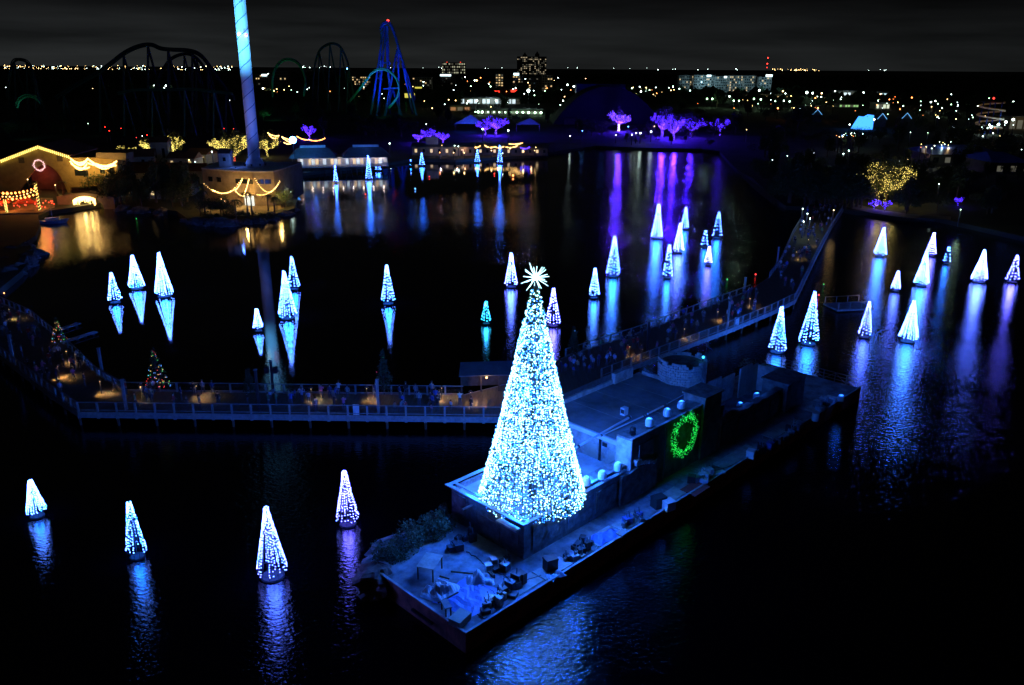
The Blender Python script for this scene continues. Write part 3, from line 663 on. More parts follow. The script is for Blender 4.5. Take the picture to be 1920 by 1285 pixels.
crate(1170, 1000, (.8, .6, .25), M['deckpanel'], 'flat wooden box right of the bunched blue tarpaulin')
pile(1196, 976, 5, M['black'], 'tangle of rig fittings halfway along the side deck', 'gear_pile', 'stage gear', .45, [M['black'], M['steel'], M['bluetarp']])
crate(1238, 946, (1.1, .8, 1.0), M['black'], 'black case beside the white crate on the side deck')
crate(1257, 950, (.9, .8, .8), M['white'], 'white crate with clutter on top, on the side deck')
o = crate(1307, 912, (2.3, 1.6, .12), M['redmat'], 'red brown mat lying on the side deck below the wreath', 'floor_mat', 'mat', False, rz=0)
pile(1326, 893, 5, M['black'], 'spread of gear and coiled hoses right of the red mat', 'gear_pile', 'stage gear', .5, [M['black'], M['steel'], M['tarp']])
crate(1348, 884, (1.5, .5, .2), M['white'], 'low white slatted box right of the coiled gear')
crate(1410, 851, (.8, .7, .75), M['white'], 'white cube crate on the side deck past the low wall step')
pile(1440, 832, 5, M['black'], 'jumble of dark gear beside the low right-hand wall', 'gear_pile', 'stage gear', .55, [M['black'], M['bluetarp'], M['steel']])
pile(1494, 800, 5, M['black'], 'boxes and hoses on the side deck below the end block', 'gear_row', 'stage gear', .5, [M['black'], M['steel'], M['deckpanel']])
dq = bl(1530, 782, DZ); dm = thing('drum_barrel', 'white drum standing on the far side deck', 'drum', bw(dq.x, dq.y, DZ), BR); MB().lathe([(.36, .02), (.38, .4), (.36, .9)], 14).build('shell', M['white'], dm); MB().lathe([(.38, .9), (.38, .94)], 14).build('rim', M['steel'], dm)
pile(1545, 752, 5, M['black'], 'pale and dark gear heap near the far end of the barge', 'gear_pile', 'stage gear', .6, [M['black'], M['tarp'], M['steel']])
pile(1475, 815, 3, M['black'], 'small gear heap between two groups on the far side deck', 'gear_pile', 'stage gear', .4, [M['black'], M['steel']])
# ---- shrubs and rocks on the barge
def leaf_cloud(n, ax, ay, az, sz, seed=1, base=0):
    rg = random.Random(seed); mb = MB()
    cl = [(rg.uniform(-.7, .7) * ax, rg.uniform(-.7, .7) * ay, base + rg.uniform(.1, .8) * az, rg.uniform(.3, .55)) for _ in range(14)]
    for i in range(n):
        c = rg.choice(cl); d = Vector((rg.gauss(0, 1), rg.gauss(0, 1), rg.gauss(0, 1))); d.normalize(); d *= rg.random() ** .4
        p = Vector((c[0] + d.x * ax * c[3], c[1] + d.y * ay * c[3], c[2] + d.z * az * c[3]))
        if p.z < base: p.z = base + rg.random() * .2 * az
        a = Vector((rg.gauss(0, 1), rg.gauss(0, 1), rg.gauss(.3, 1))) * sz; b = Vector((rg.gauss(0, 1), rg.gauss(0, 1), rg.gauss(0, 1))) * sz * .45
        mb.add([p - b * .5, p + a * .5 , p + b * .5, p - a * .5], [(0, 1, 2, 3)])
    return mb
def shrub(name, loc, ax, ay, az, sz, n, m, label, cat='shrub', rz=0, group=None):
    o = thing(name, label, cat, loc, rz, group); leaf_cloud(n, ax, ay, az, sz, random.randint(0, 999)).build('foliage', m, o, kind='stuff')
    st = MB()
    for i in range(5): a = random.random() * 6.28; st.cyl((0, 0, 0), (ax * .4 * math.cos(a), ay * .4 * math.sin(a), az * .6), .05, .02, 5)
    st.build('stem', M['bark'], o); return o
def rocky(name, loc, a, b, h, m, label, rz=0, seed=3, cat='rock'):
    from mathutils import noise
    n, k = 26, 11; vs = []; fs = []
    for j in range(k + 1):
        u = j / k
        for i in range(n):
            t = 2 * PI * i / n; d = 1 + .55 * noise.noise(Vector((math.cos(t) * 1.6 + seed, math.sin(t) * 1.6, u * 2.2))) + .38 * noise.noise(Vector((math.cos(t) * 4.5 + seed, math.sin(t) * 4.5, u * 7)))
            r = (1 - u ** 2.4) ** .5 * d if j < k else .02
            vs.append((a * r * math.cos(t), b * r * math.sin(t), h * u * (1 + .25 * noise.noise(Vector((math.cos(t), math.sin(t) + seed, u * 3)))) - .3))
    for j in range(k):
        for i in range(n): fs.append((j * n + i, j * n + (i + 1) % n, (j + 1) * n + (i + 1) % n, (j + 1) * n + i))
    return tag(MB().add(vs, fs).build(name, m, None, loc=loc, rot=rz), label, cat)
rocky('scenic_rock', bw(.3, 9.9, 0), 1.6, 1.7, 2.3, M['rock'], 'reddish scenic rock hugging the left corner of the barge bow', BR, 5)
rocky('scenic_rock', bw(3.2, 11.6, 0), 2.6, 1.6, 2.3, M['rock_grey'], 'grey scenic rock under the shrubs behind the bow deck', BR, 9)
for (s, t, a, l) in ((1.6, 10.3, 1.5, 'bushy grass shrub on the bow, nearest the red rock'), (4.2, 10.4, 1.7, 'largest feathery shrub in the middle of the bow hedge'), (6.6, 10.6, 1.5, 'feathery shrub next to the platform end wall'), (8.0, 11.8, 1.1, 'small shrub behind the platform end wall')):
    shrub('shrub', bw(s, t, 1.2), a, a * .8, a * 1.15, .13, 2600, M['leaf2'], l, rz=BR, group='shrubs along the barge bow')
pile(875, 1019, 4, M['black'], 'dark lumpy gear bags against the bow shrubs', 'gear_pile', 'stage gear', .55, [M['blackcloth']])
shrub('shrub', bw(53.5, 9.6, 1.2), 2.2, 1.6, 2.6, .14, 2400, M['leaf'], 'rounded shrub behind the end block of the barge', rz=BR)
shrub('shrub', bw(30, 18.3, .2), 4.0, 1.1, 3.0, .16, 2400, M['leaf3'], 'dark bushes behind the flat roof of the stage building', rz=BR)
# ================================================================== BOARDWALK
BZ = 1.5
NE = [(-90, 604), (0, 677), (90, 745), (148, 783), (945, 783), (1010, 760), (1130, 706), (1237, 663), (1293, 641), (1363, 614), (1447, 578), (1490, 556), (1532, 466), (1556, 419), (1578, 384)]
FE = [(-90, 520), (0, 580), (60, 605), (130, 662), (185, 714), (235, 742), (870, 742), (960, 718), (1060, 668), (1200, 621), (1310, 577), (1403, 541), (1440, 515), (1460, 488), (1482, 436), (1512, 384)]
ne = [gp(x, y, BZ) for x, y in NE]; fe = [gp(x, y, BZ) for x, y in FE]
bdp = [(p.x, p.y) for p in ne + fe[::-1]]
bd = struct('boardwalk', MB().prism(bdp, BZ - .12, BZ), M['wood'])
def edge_run(pts, name, z0, z1, th, m, parent, close=False):
    for a, b in zip(pts, pts[1:]):
        d = b - a; L_ = d.length; MB().box(0, L_, -th / 2, th / 2, z0, z1).build(name, m, parent, loc=(a.x, a.y, 0), rot=math.atan2(d.y, d.x))
edge_run(ne, 'fascia_board', BZ - .62, BZ + .03, .10, M['woodtrim'], bd)
edge_run(fe, 'fascia_board', BZ - .62, BZ + .03, .10, M['woodtrim'], bd)
post_me = MB().box(-.09, .09, -.09, .09, -.75, 1.1).box(-.14, .14, -.12, .12, -.75, -.5).mesh('post', M['woodtrim'])
pile_me = MB().cyl((0, 0, -1.6), (0, 0, .9), .15, .15, 8).mesh('pile', M['darkwood'])
def railing(pts, label, step=2.05):
    o = thing('railing', label, 'railing', (pts[0].x, pts[0].y, BZ), 0, 'timber railings of the boardwalk'); O = Vector((pts[0].x, pts[0].y, BZ))
    for a, b in zip(pts, pts[1:]):
        d = b - a; L_ = d.length; rz = math.atan2(d.y, d.x); n = max(1, round(L_ / step))
        MB().box(0, L_, -.07, .07, 1.06, 1.13).build('top_rail', M['woodtrim'], o, loc=Vector((a.x, a.y, BZ)) - O, rot=rz)
        MB().box(0, L_, -.03, .03, .16, .24).build('bottom_rail', M['woodtrim'], o, loc=Vector((a.x, a.y, BZ)) - O, rot=rz)
        wires = MB()
        for z in (.4, .56, .72, .88): wires.cyl((0, 0, z), (L_, 0, z), .008, .008, 3, False)
        wires.build('wire', M['steel'], o, loc=Vector((a.x, a.y, BZ)) - O, rot=rz)
        for i in range(n):
            p = a + d * (i / n); obj('post', post_me, o, Vector((p.x, p.y, BZ)) - O, rz)
            if i % 2 == 0: obj('pile', pile_me, bd, (p.x, p.y, BZ - .7 - .9))
def inset(pts, d):
    res = []
    for i, p in enumerate(pts):
        a = pts[max(0, i - 1)]; b = pts[min(len(pts) - 1, i + 1)]; t = (b - a).normalized(); res.append(p + Vector((-t.y, t.x, 0)) * d)
    return res
railing(inset(ne[0:4], .12), 'near railing of the boardwalk where it slants down from the left edge')
railing(inset(ne[3:5], .12), 'straight near railing along the middle of the boardwalk, left of the giant tree')
railing(inset(ne[6:12], .12), 'near railing rising to the right behind the stage barge')
railing(inset(ne[11:15], .12), 'right-hand railing of the boardwalk leg that runs to the far shore')
railing(inset(fe[0:6], -.12), 'lakeward railing of the slanting left boardwalk')
railing(inset(fe[5:7], -.12), 'straight back railing along the middle of the boardwalk')
railing(inset(fe[8:12], -.12), 'back railing behind the crowd right of the giant tree')
railing(inset(fe[12:16], -.12), 'left-hand railing of the boardwalk leg that runs to the far shore')
# tall poles
for (x, y, yt, l, arms) in ((240, 785, 722, 'tall square pole at the near rail, close to the boardwalk corner', 0), (712, 785, 716, 'tall square pole at the near rail, midway to the giant tree', 0), (489, 785, 700, 'dark pole at the near rail between two tall blue poles', 0), (514, 742, 683, 'pole with two loudspeakers at the back rail', 1),
        (195, 722, 663, 'tall pole on the lake side of the slanting boardwalk', 0), (29, 702, 640, 'tall pole at the near rail by the left edge', 0), (1363, 614, 561, 'tall pole on the near rail, right of the barge tower', 0), (1394, 545, 516, 'tall pole on the back rail before the bend', 0), (1455, 492, 458, 'tall pole at the inner corner of the boardwalk bend', 0), (1213, 668, 600, 'thin dark pole amid the crowd right of the giant tree', 0)):
    b = gp(x, y, BZ - .5 if not arms else BZ); h = tall(b, yt); o = thing('light_pole', l, 'pole', b)
    MB().box(-.13, .13, -.13, .13, 0, h).build('shaft', M['woodtrim'] if not arms and 'dark' not in l else M['black'], o); MB().box(-.2, .2, -.2, .2, 0, .5).build('foot', M['woodtrim'], o)
    MB().box(-.17, .17, -.17, .17, h, h + .08).build('cap', M['woodtrim'], o)
    if arms:
        for sx in (-1, 1): MB().cbox((sx * .5, -.1, h - 1.0), (.5, .4, .7), 0, tilt=.2).build('loudspeaker', M['black'], o)
# low lamps with warm pools of light
def low_lamp(px, py, label, power=60):
    b = gp(px, py, BZ); o = thing('path_lamp', label, 'lamp', b, 0, 'warm path lamps along the boardwalk')
    MB().cyl((0, 0, 0), (0, 0, 1.5), .05, .04, 6).build('post', M['black'], o); sh_ = MB().lathe([(.24, 1.52), (.18, 1.60), (.05, 1.70)], 10).build('shade', M['black'], o); MB().ball((0, 0, 1.47), .07).build('bulb', E['warm'], sh_)
    slight('glow', o, (0, 0, 1.40), (.6, .1, 0), (1, .62, .25), power * 8, 112, 1, .06)
for i, (x, y, l) in enumerate(((128, 690, 'path lamp lighting bare planks on the slanting boardwalk'), (112, 720, 'path lamp at the near rail above the boardwalk corner'), (192, 748, 'path lamp at the boardwalk corner with the widest warm pool'), (268, 757, 'path lamp just right of the corner pole'),
        (372, 754, 'path lamp between corner and loudspeaker pole'), (586, 757, 'path lamp right of the loudspeaker pole'), (690, 755, 'path lamp just left of the midway tall pole'), (830, 752, 'path lamp amid the crowd near the kiosk'), (884, 760, 'path lamp directly in front of the kiosk'), (1180, 668, 'path lamp amid the crowd behind the barge roof'), (1282, 632, 'path lamp at the foot of the rising near railing'),
        (1344, 598, 'path lamp left of the tall pole behind the barge'), (1404, 572, 'path lamp just before the boardwalk bend'), (1490, 480, 'path lamp in the crowd past the bend'), (1512, 456, 'path lamp in the upper crowd past the bend'), (20, 610, 'path lamp at the left edge of the boardwalk'))):
    low_lamp(x, y, l, 95 if i < 10 else 70)
# kiosk
k0 = gp(900, 735, BZ); ks = thing('boardwalk_kiosk', 'dark timber kiosk with sloping roof beside the giant tree', 'kiosk', (k0.x, k0.y, BZ), .1)
MB().box(-2.0, 4.2, 1.8, 1.92, 0, 2.3).build('back_wall', M['darkwood'], ks); MB().add([(-2.3, -.2, 2.0), (4.6, -.2, 2.0), (4.6, 2.4, 2.7), (-2.0, 2.4, 2.7), (-2.3, -.2, 1.9), (4.6, -.2, 1.9), (4.6, 2.4, 2.6), (-2.0, 2.4, 2.6)], [(0, 1, 2, 3), (7, 6, 5, 4), (0, 4, 5, 1), (1, 5, 6, 2), (2, 6, 7, 3), (3, 7, 4, 0)]).build('roof', M['greyroof'], ks)
for x in (-2.0, .2, 2.2, 4.1): MB().box(x - .08, x + .08, -.1, .06, 0, 1.95).build('post', M['darkwood'], ks)
MB().ball((.8, -.25, 1.75), .12).build('lamp', E['warm'], ks); plight('glow', ks, (.8, -.6, 1.6), (1, .62, .25), 40, .1)
# notices on the near rail
for x, y, l in ((670, 772, 'pale upright notice board fixed to the near rail'), (1364 + 16, 606, 'pale notice board on the rail right of the pole')):
    b = gp(x, 783 if x < 900 else 606, BZ - .1); o = thing('notice_board', l, 'sign', b); MB().box(-.32, .32, -.03, .03, .1, 1.25).build('board', M['white'], o); MB().box(-.05, .05, .03, .08, -.2, 1.1).build('support', M['dark_steel'], o)
# small decorated trees
def deco_tree(px, py, pt, label, cols, wide=.5, z=BZ):
    b = gp(px, py, z); h = tall(b, pt); o = thing('decorated_tree', label, 'christmas tree', b, 0)
    mb = MB()
    for i in range(900):
        u = random.random(); r = h * .27 * (1 - u) * random.uniform(.3, 1); a = random.random() * 6.28; c = Vector((r * math.cos(a), r * math.sin(a), h * .12 + u * h * .88))
        mb.add([c, c + Vector([random.gauss(0, .13) for _ in range(3)]), c + Vector([random.gauss(0, .13) for _ in range(3)])], [(0, 1, 2)])
    mb.build('needles', M['leaf3'], o, kind='stuff'); MB().cyl((0, 0, 0), (0, 0, h * .9), .09, .03, 6).build('trunk', M['bark'], o)
    P = []; ix = []
    for i in range(70 if cols else 3):
        u = random.random() ** 1.3; r = h * .27 * (1 - u); a = random.random() * 6.28; P.append((r * math.cos(a), r * math.sin(a), h * .12 + u * h * .88)); ix.append(i % 4)
    obj('bulbs', bulbs_mesh('bulbs', P, .055, [MULTI[0], MULTI[1], MULTI[2], MULTI[3]], ix), o, kind='stuff')
MULTI = [emis('red_fairy_light', (1, .04, .04), 1.6, False), emis('green_fairy_light', (.1, 1, .15), 1.3, False), emis('blue_fairy_light', (.1, .35, 1), 1.8, False), emis('amber_fairy_light', (1, .5, .1), 1.5, False)]
deco_tree(113, 655, 608, 'small tree with red, green and blue lights on the left boardwalk', True)
deco_tree(299, 742, 664, 'slender tree of multicoloured lights behind the back rail', True)
deco_tree(722, 742, 662, 'unlit dark green tree behind the back rail, left of the giant tree', False)
deco_tree(470, 742, 700, 'short dark tree at the back rail left of the loudspeaker pole', False)
deco_tree(1075, 665, 612, 'dark unlit tree at the back of the crowd right of the giant tree', False)
# floating docks
for (a, b, l) in (((80, 640), (148, 616), 'farther of two slim floating docks beside the left boardwalk'), ((118, 652), (180, 632), 'nearer of two slim floating docks beside the left boardwalk')):
    p, q = gp(*a, .3), gp(*b, .3); d = q - p; o = thing('floating_dock', l, 'dock', (p.x, p.y, 0), math.atan2(d.y, d.x)); L_ = d.length
    MB().box(0, L_, -.45, .45, .22, .36).build('deck', M['woodtrim'], o)
    for i in range(4): MB().cyl((L_ * (i + .5) / 4, -.3, 0), (L_ * (i + .5) / 4, .3, 0), .26, .26, 8).build('float', M['black'], o)
fp = gp(1590, 566, .4); o = thing('floating_platform', 'small railed floating platform outside the boardwalk bend', 'platform', (fp.x, fp.y, 0), .2)
MB().box(-3.2, 3.2, -2, 2, .2, .45).build('deck', M['woodtrim'], o)
for sy in (-1.9, 1.9):
    for x in (-3, -1, 1, 3): MB().cyl((x, sy, .45), (x, sy, 1.5), .05).build('post', M['steel'], o)
    MB().cyl((-3, sy, 1.5), (3, sy, 1.5), .04).build('rail', M['steel'], o)
# marker lights on the water
for (x, y, c, l) in ((1415, 510, 'l_red', 'red marker light floating inside the boardwalk bend'), (1362, 520, 'green', 'green marker light on the water left of the bend'), (1543, 527, 'green', 'green marker light right of the boardwalk bend'), (1534, 547, 'l_red', 'red marker light beside the tall sparse cone'), (958, 331, 'l_orange', 'glowing orange buoy light in front of the lakeside bar'), (775, 357, 'l_blue', 'blue buoy light in mid lake right of the pavilion'),
        (682, 369, 'l_red', 'red buoy light below the tallest far cone'), (801, 334, 'l_red', 'tiny red buoy light in front of the violet trees'), (923, 327, 'l_red', 'tiny red buoy left of the orange one'), (253, 420, 'green', 'green marker light near the left inlet'), (13, 592, 'l_orange', 'orange red lantern at the left end of the boardwalk')):
    b = gp(x, y, .3); r = max(.10, .55 / ppm(b) * (3 if 'glowing' in l else 1.5)); o = thing('marker_light', l, 'marker light', (b.x, b.y, 0 if x > 20 else 2.5))
    MB().lathe([(r * 1.2, -.1), (r * 1.3, .12), (r * .4, .3)], 8).build('float', M['black'], o); MB().ball((0, 0, .3 + r), r).build('lens', E[c], o)
# ================================================================== PEOPLE
def person_mesh(pose):
    J = dict(pelvis=(0, 0, .95), chest=(0, 0, 1.25), neck=(0, 0, 1.47), head=(0, .02, 1.62), top=(0, .02, 1.74),
             hl=(.10, 0, .88), kl=(.11, .02, .5), al=(.12, 0, .09), fl=(.13, .15, .04), hr=(-.10, 0, .88), kr=(-.11, .02, .5), ar=(-.12, 0, .09), fr=(-.13, .15, .04),
             sl=(.19, 0, 1.40), el=(.25, -.02, 1.13), wl=(.25, .06, .88), sr=(-.19, 0, 1.40), er=(-.25, -.02, 1.13), wr=(-.25, .06, .88))
    if pose == 'walking': J.update(kl=(.10, .16, .52), al=(.10, .26, .12), fl=(.10, .40, .08), kr=(-.10, -.04, .5), ar=(-.10, -.28, .14), fr=(-.10, -.16, .05), wl=(.25, -.16, .92), wr=(-.25, .22, .95))
    if pose == 'phone': J.update(er=(-.24, .18, 1.22), wr=(-.12, .34, 1.45), el=(.24, .18, 1.22), wl=(.10, .34, 1.45))
    if pose == 'leaning': J.update(chest=(0, .08, 1.22), neck=(0, .18, 1.42), head=(0, .23, 1.56), top=(0, .25, 1.68), sl=(.19, .15, 1.35), sr=(-.19, .15, 1.35), el=(.25, .28, 1.12), er=(-.25, .28, 1.12), wl=(.2, .46, 1.12), wr=(-.2, .46, 1.12))
    if pose == 'child': J = {k: (v[0] * .75, v[1] * .75, v[2] * .66) for k, v in J.items()}
    names = list(J); ed = [('pelvis', 'chest'), ('chest', 'neck'), ('neck', 'head'), ('head', 'top'), ('pelvis', 'hl'), ('hl', 'kl'), ('kl', 'al'), ('al', 'fl'), ('pelvis', 'hr'), ('hr', 'kr'), ('kr', 'ar'), ('ar', 'fr'), ('chest', 'sl'), ('sl', 'el'), ('el', 'wl'), ('chest', 'sr'), ('sr', 'er'), ('er', 'wr')]
    R_ = dict(pelvis=(.16, .11), chest=(.17, .11), neck=(.055, .055), head=(.10, .11), top=(.07, .08), hl=(.09, .09), hr=(.09, .09), kl=(.06, .06), kr=(.06, .06), al=(.045, .045), ar=(.045, .045), fl=(.04, .03), fr=(.04, .03), sl=(.07, .07), sr=(.07, .07), el=(.045, .045), er=(.045, .045), wl=(.035, .035), wr=(.035, .035))
    me = bpy.data.meshes.new('p'); me.from_pydata([J[n] for n in names], [(names.index(a), names.index(b)) for a, b in ed], [])
    o = bpy.data.objects.new('p', me); col.objects.link(o); md = o.modifiers.new('s', 'SKIN'); md.use_smooth_shade = True
    k = .72 if pose == 'child' else 1
    for i, n in enumerate(names): me.skin_vertices[0].data[i].radius = (R_[n][0] * k, R_[n][1] * k); me.skin_vertices[0].data[i].use_root = (n == 'pelvis')
    o.modifiers.new('u', 'SUBSURF').levels = 1
    dg = bpy.context.evaluated_depsgraph_get(); r = bpy.data.meshes.new_from_object(o.evaluated_get(dg)); r.name = 'person'
    bpy.data.objects.remove(o)
    r.materials.clear()
    for m in (M['skin'], M['shirt'], M['trousers']): r.materials.append(m)
    hh = J['top'][2] / 1.74; hz = J['neck'][2]
    for f in r.polygons:
        c = f.center; z = c.z
        if z > hz - .03 * hh: f.material_index = 0
        elif z < .93 * hh and abs(c.x) < .2 * hh: f.material_index = 2
        elif (Vector(c) - Vector(J['wl'])).length < .2 * hh or (Vector(c) - Vector(J['wr'])).length < .2 * hh: f.material_index = 0
        else: f.material_index = 1
        f.use_smooth = True
    hc = J['head']; hair = MB().lathe([(.105 * k, -.02), (.115 * k, .05), (.09 * k, .12), (.03, .155 * k)], 10, (hc[0], hc[1] - .02, hc[2] + .01)).mesh('hair', M['hair'])
    return r, hair
POSES = {p: person_mesh(p) for p in ('standing', 'walking', 'phone', 'leaning', 'child')}
SHIRTS = [('pale blue', (.35, .5, .75)), ('white', (.75, .75, .75)), ('navy', (.04, .06, .16)), ('red', (.5, .05, .05)), ('pink', (.6, .2, .35)), ('grey', (.25, .25, .27)), ('black', (.03, .03, .03)), ('green', (.08, .25, .14)), ('royal blue', (.07, .14, .5)), ('tan', (.4, .3, .2))]
POSEW = {'standing': 'standing', 'walking': 'walking', 'phone': 'raising phone', 'leaning': 'leaning forward', 'child': 'child standing'}
ACC = ['', '']
def person(pos, face, zone, rg):
    pose = rg.choices(list(POSES), [5, 4, 2, 2, 2])[0]; sn, scol = rg.choices(SHIRTS, [3, 2, 3, 1.2, 1.2, 3, 3, 1.2, 2, 1.5])[0]
    o = bpy.data.objects.new('person', POSES[pose][0]); col.objects.link(o); o.location = pos; o.rotation_euler = (0, 0, face); s = rg.uniform(.94, 1.06); o.scale = (s, s, s)
    o.color = (*scol, 1)
    lab = f"{'child' if pose == 'child' else 'person'} in {sn} top {POSEW[pose].replace('child ', '')}, {zone}"
    tag(o, lab, 'person', 'people on the boardwalk'); h = obj('hair', POSES[pose][1], o)
    return o
def lerp_path(pts, u):
    L_ = [0]
    for a, b in zip(pts, pts[1:]): L_.append(L_[-1] + (b - a).length)
    d = u * L_[-1]
    for i in range(len(pts) - 1):
        if d <= L_[i + 1] + 1e-6: return pts[i].lerp(pts[i + 1], (d - L_[i]) / max(1e-6, L_[i + 1] - L_[i]))
    return pts[-1]
rgp = random.Random(21)
def crowd(nei, fei, n, zone, wr=(.08, .92), clusters=None):
    a = ne[nei[0]:nei[1]]; b = fe[fei[0]:fei[1]]; placed = []
    tries = 0
    while len(placed) < n and tries < n * 30:
        tries += 1
        u = rgp.random() if not clusters else min(.99, max(.01, rgp.gauss(*rgp.choice(clusters))))
        v = rgp.uniform(*wr); p = lerp_path(a, u).lerp(lerp_path(b, u), v)
        if any((p - q).length < .55 for q in placed): continue
        placed.append(p); zn = zone + (' near rail' if v < .25 else ' back rail' if v > .75 else ' middle')
        person((p.x, p.y, BZ + .005), rgp.choice([rgp.uniform(0, 6.28), -BR, PI, 0]), zn, rgp)
crowd((0, 4), (0, 6), 72, 'left boardwalk', clusters=[(.25, .1), (.55, .12), (.85, .08), (.4, .12)])
crowd((3, 5), (5, 7), 52, 'straight boardwalk', clusters=[(.12, .06), (.30, .03), (.48, .04), (.60, .05), (.78, .07), (.85, .06)])
crowd((5, 8), (7, 10), 52, 'right of tree')
crowd((7, 11), (9, 12), 38, 'behind barge')
crowd((11, 15), (12, 16), 80, 'far-shore leg')
# ================================================================== SKY TOWER AND ITS BUILDING (left)
tw = gp(475, 396, GZ); TY = tw.y + 12; tpos = at(475, 326, TY); TX = tpos.x
tower = thing('observation_tower', 'very tall white tower with spiral bands, lit blue, left of centre', 'tower', (TX, TY, GZ))
MB().lathe([(1.55, 0), (1.5, 60), (1.4, 118)], 28).build('shaft', M['towerwhite'], tower)
for st in range(2):
    mb = MB(); n = 900; ph = st * PI
    for i in range(n):
        for dz in (0,):
            pass
        z0 = 3 + 110 * i / n; z1 = 3 + 110 * (i + 1) / n; a0 = ph + z0 * .85; a1 = ph + z1 * .85; r = 1.585 - .0012 * z0
        mb.add([(r * math.cos(a0), r * math.sin(a0), z0), (r * math.cos(a1), r * math.sin(a1), z1), (r * math.cos(a1), r * math.sin(a1), z1 + .22), (r * math.cos(a0), r * math.sin(a0), z0 + .22)], [(0, 1, 2, 3)])
    mb.build('spiral_band', M['towerband'], tower)
MB().lathe([(2.6, 0), (2.4, 10.2), (1.8, 11.4)], 20).build('base_collar', M['towerwhite'], tower)
for k in range(8):
    a = k * PI / 4; MB().lathe([(.25, 0), (.28, .5), (.2, .6)], 8, (2.9 * math.cos(a), 2.9 * math.sin(a), 9.6)).build('flood_lamp', M['black'], tower)
for k, a in enumerate((-2.4, -1.57, -.7)):
    slight('tower_beam', tower, (26 * math.cos(a), 26 * math.sin(a), 9), (0, 0, 52), (.10, .48, 1), 230000, 32, 1.0, .5)
slight('tower_beam', tower, (8, -18, 8), (0, 0, 30), (.05, .16, 1), 16000, 60, 1, .5)
for z, dx, m in ((42.8, -.5, 'l_white'), (42.6, 1.5, 'l_red')): MB().ball((dx, -1.75, z), .28).build('beacon', E[m], tower)
def wall_thing(): pass
# base building as vertical wall run following photographed corners
bb = thing('tower_base_building', 'low curved tan building with string lights at the foot of the tower', 'building', (0, 0, 0))
WTOP = [(375, 333), (425, 331), (470, 328), (508, 323), (527, 320)]
fy = [TY - 2, TY - 7, TY - 9, TY - 8, TY - 2]
zt_ = 10.2
pts = [at(px, py, y) for (px, py), y in zip(WTOP, fy)]
zt_ = sum(p.z for p in pts) / len(pts)
foot = [(p.x, p.y) for p in pts] + [(pts[-1].x + 1, TY + 14), (pts[0].x, TY + 14)]
MB().prism(foot, GZ, zt_).build('wall', M['tan'], bb)
MB().prism([(x * 1.0 + (0), y - .25) for x, y in foot[:5]] + foot[5:], zt_ + .002, zt_ + .35).build('parapet', M['cream'], bb)
for a, b, ks_ in ((1, 2, (.35, .55, .72, .86)), (2, 3, (.35, .7)), (0, 1, (.3, .62))):
    for u in ks_:
        p = pts[a].lerp(pts[b], u); d = pts[b] - pts[a]; rz = math.atan2(d.y, d.x)
        MB().box(-.75, .75, -.06, .02, -.6, .6).build('window', M['glass'], bb, loc=(p.x, p.y, zt_ - 2.4), rot=rz)
dq = pts[1].lerp(pts[2], .75); MB().box(-1.4, 1.4, -.1, .02, 0, 2.6).build('door', E['win_white'], bb, loc=(dq.x, dq.y, GZ), rot=math.atan2((pts[2] - pts[1]).y, (pts[2] - pts[1]).x))
plight('glow', bb, (dq.x, dq.y - 3.5, GZ + 4.2), (1, .60, .16), 1100, .3)
plight('glow', bb, (dq.x + 9, dq.y - 4, GZ + 4.0), (1, .60, .16), 800, .3)
plight('glow', bb, (dq.x - 8, dq.y - 3, GZ + 4.0), (1, .55, .15), 420, .3)
def garland(name, label, a, b, sag, n, m, r=.1, cat='string lights', group=None, twin=0):
    a, b = Vector(a), Vector(b); o = thing(name, label, cat, a, 0, group); pl_ = []
    for i in range(n + 1):
        u = i / n; p = (b - a) * u; p.z -= sag * 4 * u * (1 - u); pl_.append(p)
    MB().tube(pl_[::max(1, n // 12)] + [pl_[-1]], .02, 3).build('cable', M['cable'], o)
    P = [(p.x, p.y, p.z - r) for p in pl_]
    if twin: P += [(p.x, p.y, p.z - r - twin * math.sin(PI * i / n)) for i, p in enumerate(pl_)]
    obj('bulbs', bulbs_mesh('bulbs', P, RN.uniform(.6, 1.35, len(P)) * r, [m]), o, kind='stuff' if n > 30 else None); return o
gy = TY - 11
GAR = [((379, 351), (450, 340), 3.2, 'left swag of bulbs on the tower base building'), ((395, 362), (437, 360), 1.0, 'lower left swag of bulbs over the tower patio'), ((451, 340), (438, 362), .3, 'short steep bulb string left of the door'), ((463, 341), (455, 368), .2, 'short steep bulb string above the door'), ((474, 340), (520, 344), 3.2, 'right swag of bulbs on the tower base building'), ((478, 370), (521, 346), 1.2, 'lower right bulb string rising to the corner post'), ((438, 364), (462, 369), .9, 'low bulb string over the patio door')]
for a, b, s, l in GAR: garland('string_lights', l, at(*a, gy), at(*b, gy), s, 24, E['warm'], .14, group='string lights at the foot of the tower')
